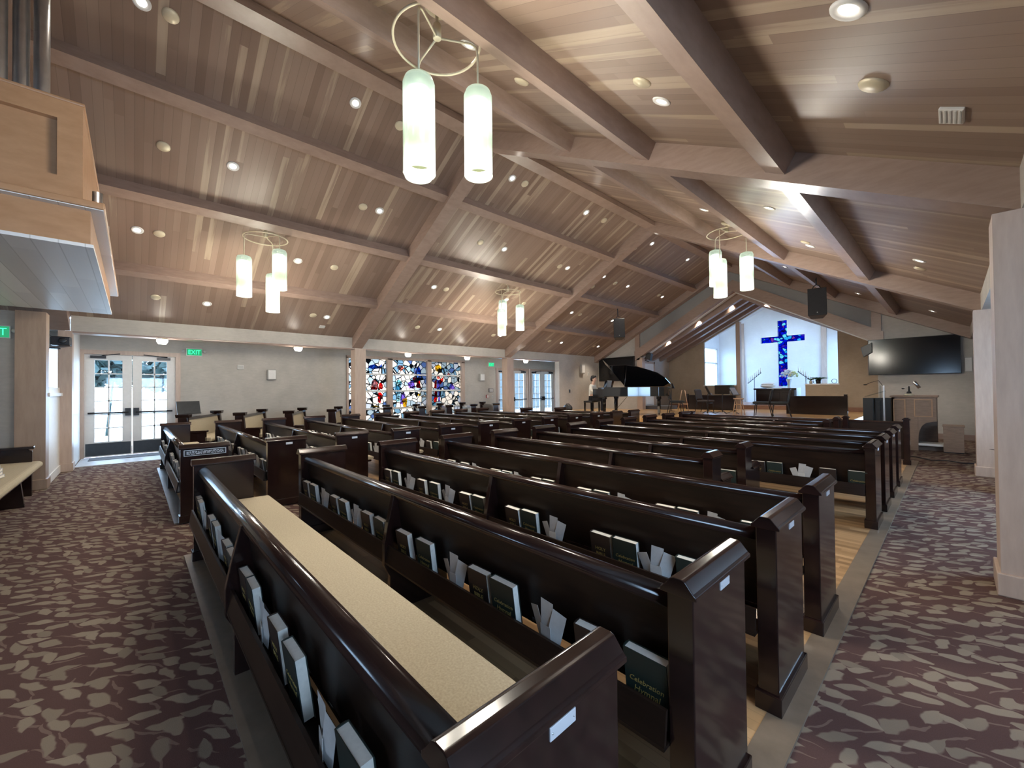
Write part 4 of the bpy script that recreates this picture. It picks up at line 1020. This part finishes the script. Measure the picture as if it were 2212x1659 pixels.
def skin(name, chains, m, parent, sub=2, root=0):
    """chains: lists of (point, radius); shared points join limbs"""
    me = bpy.data.meshes.new(name); vs = []; rs = []; es = []; ix = {}
    for ch in chains:
        prev = None
        for p, r in ch:
            key = tuple(round(c, 4) for c in p)
            if key not in ix: ix[key] = len(vs); vs.append(p); rs.append(r if isinstance(r, tuple) else (r, r))
            i = ix[key]
            if prev is not None: es.append((prev, i))
            prev = i
    me.from_pydata(vs, es, []); me.update()
    o = bpy.data.objects.new(name, me); C.objects.link(o)
    md = o.modifiers.new('skin', 'SKIN'); md.use_smooth_shade = True
    if not me.skin_vertices: 
        bm = bmesh.new(); bm.from_mesh(me); bm.verts.layers.skin.verify(); bm.to_mesh(me); bm.free()
    for i, sv in enumerate(me.skin_vertices[0].data): sv.radius = rs[i]; sv.use_root = (i == root)
    s = o.modifiers.new('sub', 'SUBSURF'); s.levels = sub; s.render_levels = sub
    dg = bpy.context.evaluated_depsgraph_get(); ev = o.evaluated_get(dg)
    m2 = bpy.data.meshes.new_from_object(ev); bpy.data.objects.remove(o)
    for p in m2.polygons: p.use_smooth = True
    m2.materials.clear(); m2.materials.append(M[m])
    o2 = bpy.data.objects.new(name, m2); C.objects.link(o2); o2.parent = parent
    return o2
# seated, facing local +x (the keyboard); origin on the stage below the hips
pe = thing('person', 'person with short black hair in a cream shirt, seated playing the grand piano', 'person', (PX-.56*math.cos(pa), PY-.56*math.sin(pa), ZS), rz=pa)
hip = (0, 0, .58)
def hand(w, s):
    ch = []
    for j, (dy, L) in enumerate(((-.032, .062), (-.011, .075), (.011, .078), (.032, .068))):
        a = (w[0]+.085, w[1]+dy, w[2]+.005)
        ch.append([(w, .024), ((w[0]+.05, w[1]+dy*.7, w[2]+.008), .015), (a, .0095), ((a[0]+L*.5, a[1]+dy*.1, a[2]-.008), .0085), ((a[0]+L*.75, a[1]+dy*.1, a[2]-.035), .007)])
    ch.append([(w, .024), ((w[0]+.035, w[1]-s*.036, w[2]-.006), .012), ((w[0]+.075, w[1]-s*.055, w[2]-.02), .008)])
    return ch
wr = (.40, -.24, .80); wl_ = (.40, .22, .80)
chains = [[(hip, (.15, .11)), ((-.01, 0, .72), (.13, .10)), ((.0, 0, .90), (.145, .105)), ((.02, 0, 1.03), (.12, .09)), ((.05, 0, 1.12), .055), ((.075, 0, 1.19), .052), ((.095, 0, 1.27), (.075, .085)), ((.09, 0, 1.35), (.075, .088)), ((.08, 0, 1.40), (.055, .06))],
  [((.02, 0, 1.03), (.12, .09)), ((.02, -.17, 1.03), .058), ((.10, -.245, .84), .044), (wr, .030)], [((.02, 0, 1.03), (.12, .09)), ((.02, .17, 1.03), .058), ((.10, .235, .84), .044), (wl_, .030)],
  [(hip, (.15, .11)), ((.08, -.10, .56), .09), ((.47, -.12, .54), .062), ((.46, -.12, .30), .052), ((.44, -.12, .09), .036), ((.56, -.12, .035), .034)],
  [(hip, (.15, .11)), ((.08, .10, .56), .09), ((.47, .12, .54), .062), ((.40, .12, .30), .052), ((.34, .12, .09), .036), ((.46, .12, .035), .034)]]
skin('body', chains+hand(wr, -1)+hand(wl_, 1), 'skin', pe)
B().ball((.178, 0, 1.30), (.018, .014, .026)).ball((.165, -.03, 1.325), (.012, .013, .009)).ball((.165, .03, 1.325), (.012, .013, .009)).ball((.168, 0, 1.255), (.012, .024, .008)).ball((.085, -.088, 1.30), (.02, .01, .03)).ball((.085, .088, 1.30), (.02, .01, .03)).build('face_features', 'skin', pe)
B().ball((.168+.008, -.03, 1.326), .006, 8, 6).ball((.168+.008, .03, 1.326), .006, 8, 6).build('eyes', 'black', pe)
B().ball((.055, 0, 1.37), (.10, .098, .085), 16, 10).ball((.02, 0, 1.31), (.075, .094, .10), 16, 10).ball((.11, 0, 1.405), (.07, .085, .045), 16, 10).build('hair', 'hair', pe)
skin('shirt', [[((.0, 0, .58), (.165, .125)), ((-.01, 0, .72), (.145, .115)), ((.0, 0, .90), (.16, .12)), ((.02, 0, 1.04), (.135, .105)), ((.045, 0, 1.11), .07)], [((.02, 0, 1.04), (.135, .105)), ((.02, -.175, 1.035), .07), ((.10, -.25, .84), .057), ((.36, -.242, .802), .040)], [((.02, 0, 1.04), (.135, .105)), ((.02, .175, 1.035), .07), ((.10, .24, .84), .057), ((.36, .222, .802), .040)]], 'shirt', pe)
skin('trousers', [[((0, 0, .60), (.165, .12)), ((.08, -.10, .56), .10), ((.47, -.12, .54), .074), ((.46, -.12, .30), .064), ((.44, -.12, .10), .055)], [((0, 0, .60), (.165, .12)), ((.08, .10, .56), .10), ((.47, .12, .54), .074), ((.40, .12, .30), .064), ((.34, .12, .10), .055)]], 'trousers', pe)
B().ball((.52, -.12, .035), (.12, .045, .035)).ball((.42, .12, .035), (.12, .045, .035)).build('shoes', 'black', pe)
t = thing('backpack', 'dark bag on the floor behind the piano bench', 'bag', (-10.6, 12.9, ZS))
B().ball((0, 0, .16), (.22, .14, .17), 16, 10).build('body', 'black', t)
B().tube([(-.1, 0, .30), (-.04, 0, .36), (.05, 0, .36), (.1, 0, .30)], .012, 6).build('handle', 'charcoal', t)

# ---------------------------------------------------------------- stage furniture
def stack_chair(label, x, y, rz, fab):
    t = thing('stacking_chair', label, 'chair', (x, y, ZS), rz=rz, group=None)   # faces local +x
    B().box((-.21, -.23, .41), (.24, .23, .47)).build('seat', fab, t, bevel=.022)
    B().prism([(-.21, .52), (-.26, .84), (-.31, .84), (-.26, .52)], 1, -.22, .22).build('backrest', fab, t, bevel=.02)
    for s in (-1, 1):
        y_ = s*.23
        B().tube([(.20, y_, 0), (.17, y_, .34), (.14, y_, .41)], .013, 8).build('leg', 'charcoal', t)
        B().tube([(-.30, y_, 0), (-.20, y_, .42), (-.24, y_, .55), (-.30, y_, .84)], .013, 8).build('leg', 'charcoal', t)
    B().tube([(-.30, -.23, .84), (-.31, -.18, .86), (-.31, .18, .86), (-.30, .23, .84)], .013, 8).tube([(.17, -.23, .36), (.17, .23, .36)], .011, 6).tube([(.14, -.23, .41), (-.2, -.23, .41)], .011, 6).tube([(.14, .23, .41), (-.2, .23, .41)], .011, 6).build('frame', 'charcoal', t)
stack_chair('dark grey stacking chair nearest the piano, seen from the side', -6.95, 14.75, R(35), 'greyfab')
stack_chair('brown stacking chair behind the nearest music stand', -6.35, 15.85, R(-5), 'brownfab')
stack_chair('dark grey stacking chair, left of the pair facing the piano', -4.25, 15.1, R(190), 'greyfab')
stack_chair('dark grey stacking chair, right of the pair facing the piano', -3.72, 15.0, R(195), 'greyfab')
def music_stand(label, x, y, z, rz, h, tilt=25, sheet=False, m='charcoal'):
    t = thing('music_stand', label, 'music stand', (x, y, z), rz=rz)
    B().tube([(0, 0, .06), (0, 0, h-.12)], .012, 8).build('post', m, t)
    for k in range(3):
        a = 2*PI*k/3; B().tube([(0, 0, .12), (.14*math.cos(a), .14*math.sin(a), .06), (.24*math.cos(a), .24*math.sin(a), .008)], .009, 6).build('leg', m, t)
    d = B().box((-.24, -.006, -.17), (.24, .006, .17)).box((-.24, -.06, -.172), (.24, .0, -.164)).build('desk', m, t, loc=(0, 0, h), rot=(R(-tilt), 0, 0))
    if sheet: B().box((-.2, -.012, -.15), (.2, -.008, .14)).build('sheet', 'paper', d)
music_stand('black music stand with its desk turned edge-on, beside the brown chair', -6.08, 15.4, ZS, R(120), .84)
music_stand('black music stand with its back to the pews, middle of the three', -5.58, 15.4, ZS, R(200), .86)
music_stand('music stand holding white sheets, beside the birch stool', -5.28, 15.65, ZS, R(85), .80, 30, True)
music_stand('grey music stand behind the nearest side pew, by the plaster wall', -13.15, 1.02, 0, R(100), 1.12, 20, False, 'steeldark')
t = thing('stool', 'pale birch round stool between music stands and chairs', 'stool', (-4.98, 15.2, ZS))
B().lathe([(.14, .53), (.165, .535), (.165, .56), (.15, .57), (0, .572)], 24).build('seat', 'stool', t)
for k in range(4):
    a = PI/4+k*PI/2; ca, sa = math.cos(a), math.sin(a)
    B().tube([(.11*ca, .11*sa, .53), (.20*ca, .20*sa, 0)], [.016, .013], 8).build('leg', 'stool', t)
for z, rr in ((.17, .168), (.34, .142)):
    B().tube([(rr*math.cos(PI/4+k*PI/2), rr*math.sin(PI/4+k*PI/2), z+(.03 if k % 2 else 0)) for k in range(4)], .008, 6, closed=True).build('rung', 'stool', t)
t = thing('floor_lamp', 'thin floor lamp with a small dark shade behind the piano tail', 'lamp', (-7.75, 16.0, ZS))
B().lathe([(.12, 0), (.12, .015), (.02, .03), (0, .03)], 18).build('base', 'black', t); B().tube([(0, 0, .02), (0, 0, 1.0)], .01, 8).build('pole', 'charcoal', t)
B().lathe([(.14, .92), (.07, 1.12), (.065, 1.12), (.135, .92)], 18, cap=False).build('shade', 'black', t)
t = thing('easel', 'wooden easel frame behind the side chair', 'easel', (-7.55, 16.6, ZS))
for s in (-1, 1): B().tube([(s*.22, 0, 0), (s*.06, .05, .85)], .016, 6).build('leg', 'stool', t)
B().box((-.2, -.01, .25), (.2, .03, .30)).build('ledge', 'stool', t)
t = thing('carpeted_step', 'dark step at the foot of the side door', 'step', (-8.9, 17.4, ZS))
B().box((-.5, -.5, 0), (.5, .5, .16)).build('tread', 'mat', t, bevel=.01)
def comm_rail(x0, x1, y, label, endpost):
    t = thing('choir_rail', label, 'rail', (x0, y, ZS)); L = x1-x0
    B().box((.0, 0, .06), (L, .04, .58)).build('panel', 'pew', t); B().box((0, -.03, .58), (L, .07, .625)).build('top_rail', 'pew', t, bevel=.008)
    for x in ((L-.09,) if endpost == 1 else (0,) if endpost == 0 else (0, L-.09)): B().box((x, -.04, 0), (x+.09, .09, .68)).build('post', 'pew', t, bevel=.006)
    B().box((0, -.02, 0), (L, .06, .07)).build('plinth', 'pew', t)
comm_rail(-3.95, -2.28, 16.75, 'dark glossy choir rail with an end post, right of the altar', 2)
comm_rail(-7.95, -5.95, 17.8, 'dark choir rail behind the chairs and music stands, left of the altar', 0)
# altar
t = thing('altar_table', 'dark carved altar table in front of the cross', 'altar', (-5.22, 20.6, ZA))
B().box((-.72, -.3, 0), (.72, .3, .64)).build('body', 'pew', t, bevel=.01); B().box((-.8, -.36, .64), (.8, .36, .715)).build('top', 'pew', t, bevel=.015)
for x in (-.48, 0, .48): B().box((x-.19, -.318, .14), (x+.19, -.3, .54)).build('front_panel', 'pew', t, bevel=.01)
tag(B().box((-.28, -.37, 0), (.28, .37, .006)).box((-.28, -.376, -.02), (.28, -.37, .006)).box((.28, -.37, 0), (.81, .37, .006)).box((.81, -.37, -.36), (.816, .37, .006)).build('altar_runner', 'white', loc=(-5.22, 20.6, ZA+.7155)), 'white runner on the altar, hanging over its right end', 'cloth')
t = thing('altar_cushion', 'bright white open book on a cushion, on the altar', 'cushion', (-5.5, 20.45, ZA+.722))
B().ball((0, 0, .09), (.30, .22, .09), 20, 10).build('pillow', 'white', t); B().prism([(-.24, .0), (0, .015), (.24, .0), (.24, .03), (0, .05), (-.24, .03)], 1, -.16, .16, mtx=Matrix.Translation((0, .0, .17)) @ Matrix.Rotation(R(12), 4, 'X')).build('open_book', 'white', t)
def blossom(t, c, r, n, m, nm, seed, s=.03):
    q = random.Random(seed); b = B()
    for i in range(n):
        a, e = q.uniform(0, 2*PI), q.uniform(-.4, 1.4); rr = r*q.uniform(.75, 1.05)
        b.ball((c[0]+rr*math.cos(a)*math.cos(e), c[1]+rr*math.sin(a)*math.cos(e), c[2]+rr*math.sin(e)), s*q.uniform(.7, 1.3), 7, 5)
    b.build(nm, m, t)
t = thing('flower_vase', 'grey vase of pale blue and cream flowers on the altar', 'vase', (-4.75, 20.6, ZA+.722))
B().lathe([(.06, 0), (.05, .05), (.06, .2), (.11, .38), (.105, .38), (.05, .2), (.0, .15)], 18).build('vase', 'greyplastic', t)
blossom(t, (-.1, 0, .55), .2, 70, 'bluewhite', 'blue_flowers', 1); blossom(t, (.16, 0, .53), .17, 60, 'yellowgreen', 'cream_flowers', 2); blossom(t, (0, 0, .62), .16, 40, 'white', 'white_flowers', 3)
def leaves(t, c, r, h, n, seed, m='leaf', nm='fronds', wid=.03):
    q = random.Random(seed); b = B()
    for i in range(n):
        a = q.uniform(0, 2*PI); L = r*q.uniform(.6, 1.1); hh = h*q.uniform(.5, 1.1); ca, sa = math.cos(a), math.sin(a); w_ = wid*q.uniform(.7, 1.2)
        P = []
        for k in range(6):
            u = k/5; x = L*u; z = hh*(1.7*u-1.15*u*u); ww = w_*math.sin(PI*min(1, u*.9+.08))
            P.append(((c[0]+x*ca-ww*sa, c[1]+x*sa+ww*ca, c[2]+z), (c[0]+x*ca, c[1]+x*sa, c[2]+z+.006), (c[0]+x*ca+ww*sa, c[1]+x*sa-ww*ca, c[2]+z)))
        o = len(b.v)
        for tri in P: b.v += [tuple(p) for p in tri]
        for k in range(5):
            for j in range(2): b.f.append((o+k*3+j, o+k*3+j+1, o+k*3+3+j+1, o+k*3+3+j)); b.sm.append(True)
    ob = b.build(nm, m, t); return ob
t = thing('potted_fern', 'green fern in a dark pot on the right alcove sill', 'plant', (-3.52, YC+.06, OS))
B().lathe([(.07, 0), (.10, .16), (.09, .16), (0, .13)], 16).build('pot', 'black', t); leaves(t, (0, 0, .14), .3, .16, 60, 5)
B().lathe([(.05, 0), (.06, .12), (0, .12)], 12, mtx=Matrix.Translation((-.24, 0, 0))).build('small_pot', 'cream', t); leaves(t, (-.24, 0, .12), .16, .12, 24, 15, nm='small_fronds')
t = thing('potted_plant', 'leafy green plant on a stand left of the altar opening', 'plant', (-6.72, YC-.3, ZS))
B().lathe([(.16, 0), (.03, .03), (.03, .55), (.13, .58), (.13, .6), (0, .6)], 16).build('stand', 'black', t); B().lathe([(.1, .6), (.14, .8), (.12, .8), (0, .76)], 16).build('pot', 'cream', t); leaves(t, (0, 0, .78), .3, .38, 70, 6, wid=.04)
t = thing('black_ring', 'small dark ring resting at the right end of the alcove sill', 'ornament', (-3.03, YC+.06, OS+.09))
B().tube([(.08*math.cos(2*PI*k/20), 0, .08*math.sin(2*PI*k/20)) for k in range(20)], .01, 6, closed=True).build('ring', 'black', t)
def candelabra(x, y, s, label):
    t = thing('candelabra', label, 'candelabra', (x, y, ZA))
    B().lathe([(.15, 0), (.15, .02), (.03, .05), (.012, .08), (.012, 1.15), (0, 1.15)], 14).build('stand', 'charcoal', t)
    B().tube([(-s*.27, 0, .93), (s*.27, 0, 1.40)], .012, 8).build('branch', 'charcoal', t)
    for k in range(7):
        u = -1+k/3; X, Z = s*.25*u, 1.165+.22*u
        B().lathe([(.03, 0), (.035, .02), (.02, .02), (0, .01)], 10, mtx=Matrix.Translation((X, 0, Z+.01))).build('cup', 'charcoal', t)
        B().lathe([(.014, 0), (.014, .2), (0, .21)], 10, mtx=Matrix.Translation((X, 0, Z+.03))).build('candle', 'candle', t)
candelabra(-6.05, 20.5, 1, 'seven-candle stand sloping up to the right, left of the cross')
candelabra(-4.13, 20.5, -1, 'seven-candle stand sloping down to the right, right of the cross')

# ---------------------------------------------------------------- organ corner on the right
og = thing('organ_console', 'oak organ console with panelled back under the large screen', 'organ', (-.985, 13.2, 0))
b = B()
b.box((.0, .0, .0), (.44, .06, 1.22)); b.box((.44, 0, .70), (.74, .06, 1.22))
arch = [(.44, .70), (.74, .70)]
b.prism([(.44, .70), (.44, .30), (.46, .45), (.50, .56), (.56, .63), (.66, .67), (.74, .68), (.74, .70)], 1, 0, .06)
b.box((0, 0, 0), (.06, .85, 1.22)); b.box((.68, .06, .68), (.74, .85, 1.22)); b.box((0, .8, .0), (.74, .85, 1.22))
b.build('case', 'organ', og, bevel=.004)
B().box((-.03, -.03, 1.22), (.77, .9, 1.26)).build('top', 'organ', og, bevel=.008)
for x0, x1, z0, z1_ in ((.05, .22, .1, 1.16), (.28, .36, .1, .1), (.40, .66, .80, 1.16)):
    if z1_ > z0+.1:
        B().box((x0, -.006, z0), (x1, .004, z1_)).build('panel', 'organ', og, bevel=.004)
        f = B(); 
        for a, c in (((x0-.02, z0-.02), (x1+.02, z0)), ((x0-.02, z1_), (x1+.02, z1_+.02)), ((x0-.02, z0), (x0, z1_)), ((x1, z0), (x1+.02, z1_))): f.box((a[0], -.014, a[1]), (c[0], .004, c[1]))
        f.build('panel_moulding', 'case', og)
B().box((.44, .02, .12), (.95, .5, .17)).build('pedal_board', 'white', og); B().box((.06, .2, .0), (1.0, .6, .12)).build('pedal_base', 'organ', og)
t = thing('wooden_box', 'plain wooden cabinet on the floor right of the organ', 'cabinet', (0, 13.3, 0))
B().box((-.15, -.15, .02), (.16, .3, .575)).build('body', 'organ', t, bevel=.004); B().box((-.165, -.165, .575), (.175, .315, .6)).build('top', 'organ', t, bevel=.004); B().box((-.14, -.14, 0), (.15, .29, .02)).build('plinth', 'black', t)
t = thing('desk_lamp', 'brass reading lamp on top of the organ console', 'lamp', (-.69, 13.35, 1.26))
B().lathe([(.085, 0), (.085, .035), (.03, .05), (0, .05)], 18).build('base', 'cream', t)
B().lathe([(.045, .05), (.04, .09), (.02, .1), (.014, .22), (0, .22)], 14).build('stem', 'charcoal', t)
B().tube([(-.1, 0, .17), (0, 0, .215), (.09, 0, .28)], .008, 6).build('arm', 'chrome', t)
B().lathe([(.03, -.09), (.035, .08), (.028, .09), (0, .09)], 16, mtx=Matrix.Translation((.13, 0, .25)) @ Matrix.Rotation(R(-32), 4, 'Y')).build('shade', 'chrome', t)
B().ball((-.1, 0, .165), (.03, .02, .018)).build('counterweight', 'black', t)
t = thing('floor_loudspeaker', 'black loudspeaker standing on the floor left of the acrylic lectern', 'loudspeaker', (-1.41, 13.4, 0))
B().box((-.1, -.15, 0), (.1, .15, 1.2)).build('cabinet', 'black', t, bevel=.01); B().box((-.085, -.157, .1), (.085, -.149, 1.15)).build('grille', 'charcoal', t)
t = thing('equipment_rack', 'black equipment rack behind the acrylic lectern', 'rack', (-1.15, 13.5, 0))
B().box((-.15, -.14, 0), (.15, .2, 1.2)).build('case', 'black', t, bevel=.008)
for i in range(5): B().box((-.13, -.15, .5+i*.13), (.0, -.138, .60+i*.13)).build('unit', 'charcoal', t)
t = thing('acrylic_lectern', 'clear acrylic lectern with a gooseneck microphone', 'lectern', (-1.12, 12.8, 0))
B().box((-.2, -.2, 0), (.2, .2, .03)).build('base', 'acrylic', t, bevel=.004)
for x in (-.02, .04): B().box((x-.014, -.04, .03), (x+.014, .04, 1.5)).build('column', 'chrome' if x > 0 else 'acrylic', t)
B().prism([(-.28, 1.24), (.05, 1.36), (.05, 1.375), (-.28, 1.255)], 1, -.25, .25).build('desk', 'acrylic', t)
B().tube([(.02, 0, 1.5), (-.05, 0, 1.62), (-.18, 0, 1.58), (-.27, 0, 1.53)], .006, 6).ball((-.29, 0, 1.525), (.035, .018, .014)).build('microphone', 'black', t)
tag(B().tube([(-.85, 12.15, .012), (-.5, 11.9, .012), (-.3, 11.6, .012), (-.1, 11.75, .012), (.12, 11.55, .012), (.4, 11.7, .012)], .012, 6).build('floor_cable', 'black'), 'black cable lying on the carpet by the right column', 'cable')
t = thing('side_pew', 'dark pew end showing behind the near right column', 'pew', (.42, 8.6, 0))
B().box((0, 0, 0), (.08, .5, .6)).box((0, .0, .6), (.08, .15, .9)).build('end_panel', 'pew', t, bevel=.01); B().box((-.02, -.02, .9), (.1, .17, .93)).build('cap', 'pew', t, bevel=.006)
B().box((.08, .1, .40), (1.6, .5, .45)).build('seat', 'pew', t); B().box((.08, .05, .45), (1.6, .09, .86)).build('backrest', 'pew', t); B().box((1.6, 0, 0), (1.68, .5, .9)).build('end_panel', 'pew', t); B().tube([(-.03, .3, .58), (-.03, .3, .58001), (.0, .3, .58)], .05, 10).build('arm_scroll', 'pew', t)

# ---------------------------------------------------------------- outside
struct('ground_outside', B().box((-60, -30, -.25), (-13.9, 45, -.12)), 'concrete')
def out_tree(x, y, z, r, label, seed):
    t = thing('tree', label, 'tree', (x, y, -.12)); q = random.Random(seed)
    B().tube([(0, 0, 0), (.1, .1, z*.5), (.0, .2, z)], [.05, .04, .03], 8).build('trunk', 'treeleaf', t)
    b = B()
    for i in range(420):
        a, e, rr = q.uniform(0, 2*PI), q.uniform(-1, 1.3), r*q.uniform(.35, 1) 
        c = Vector((rr*math.cos(a)*math.cos(e), rr*math.sin(a)*math.cos(e), z+rr*.7*math.sin(e))); d = Vector((q.uniform(-1,1), q.uniform(-1,1), q.uniform(-1,1))).normalized()*.22; f = d.cross(Vector((q.uniform(-1,1), q.uniform(-1,1), q.uniform(-1,1)))).normalized()*.12
        b.add([c-d, c+f, c+d, c-f], [(0, 1, 2, 3)])
    b.build('crown', 'treeleaf', t)
out_tree(-21, 1.1, 2.35, 1.25, 'leafy tree outside the near glazed doors, seen in the right leaf', 3)
out_tree(-22, -.75, 2.5, 1.2, 'leafy tree outside the near glazed doors, seen in the left leaf', 8)
t = thing('neighbour_building', 'pale sided building outside the far glazed doors', 'building', (-24, 21, -.12))
B().box((-.3, -7, 0), (0, 9, 5)).build('wall', 'siding', t)
for y in (-2.2, 1.2, 4.2): B().box((0, y-.5, 1.2), (.04, y+.5, 2.8)).build('window', 'darkglass', t)
# ---------------------------------------------------------------- light
W = bpy.data.worlds.new('world'); bpy.context.scene.world = W; W.use_nodes = True
bg = W.node_tree.nodes['Background']; bg.inputs[0].default_value = (.52, .73, 1.0, 1); bg.inputs[1].default_value = 9.0
def portal(x, y, z, sx, sy, rot):
    L = bpy.data.lights.new('daylight_portal', 'AREA'); L.shape = 'RECTANGLE'; L.size = sx; L.size_y = sy; L.cycles.is_portal = True
    o = bpy.data.objects.new('daylight_portal', L); C.objects.link(o); o.location = (x, y, z); o.rotation_euler = rot
ep = R(90)
portal(XN-.25, -.03, 1.3, 2.3, 1.7, (0, -ep, 0)); portal(XN-.25, 7.55, 1.5, 2.4, 4.7, (0, -ep, 0)); portal(XN-.25, 13.6, 1.3, 2.3, 3.9, (0, -ep, 0))
portal(XA+.2, .4, 1.65, 1.3, 2.8, (0, ep, 0)); portal(XA+.2, 7.2, 1.65, 1.3, 3.2, (0, ep, 0))
portal(.15, YB-.2, 1.65, 1.5, 1.5, (ep, 0, 0))
portal(AX0-.2, 21.7, 2.45, 2.2, 2.2, (0, -ep, 0)); portal(AX1+.2, 21.7, 2.45, 2.2, 2.2, (0, ep, 0))
portal(XN-.25, -1.47, 1.5, 2.0, .6, (0, -ep, 0))

# ---------------------------------------------------------------- camera
cam = bpy.data.cameras.new('camera'); co = bpy.data.objects.new('camera', cam); C.objects.link(co)
yaw, pit, rol = R(47.1576), R(.7528), R(-.583)
fwd = Vector((-math.sin(yaw)*math.cos(pit), math.cos(yaw)*math.cos(pit), math.sin(pit)))
rt = Vector((math.cos(yaw), math.sin(yaw), 0)); up = rt.cross(fwd)
r2_ = math.cos(rol)*rt+math.sin(rol)*up; u2_ = r2_.cross(fwd)
co.matrix_world = Matrix(((r2_.x, u2_.x, -fwd.x, 0), (r2_.y, u2_.y, -fwd.y, 0), (r2_.z, u2_.z, -fwd.z, 1.5), (0, 0, 0, 1)))
cam.sensor_width = 36; cam.lens = 881.4/2212*36; cam.clip_start = .05; cam.clip_end = 200
sc = bpy.context.scene; sc.camera = co
sc.view_settings.view_transform = 'Standard'; sc.view_settings.look = 'None'; sc.view_settings.exposure = 1.12; sc.view_settings.gamma = 1
sc.view_settings.use_curve_mapping = False
cy = sc.cycles; cy.use_denoising = True; cy.denoiser = 'OPENIMAGEDENOISE'; cy.max_bounces = 10; cy.diffuse_bounces = 6; cy.glossy_bounces = 4; cy.transparent_max_bounces = 12; cy.transmission_bounces = 4
cy.sample_clamp_indirect = 6; cy.caustics_reflective = False; cy.caustics_refractive = False; cy.use_light_tree = True
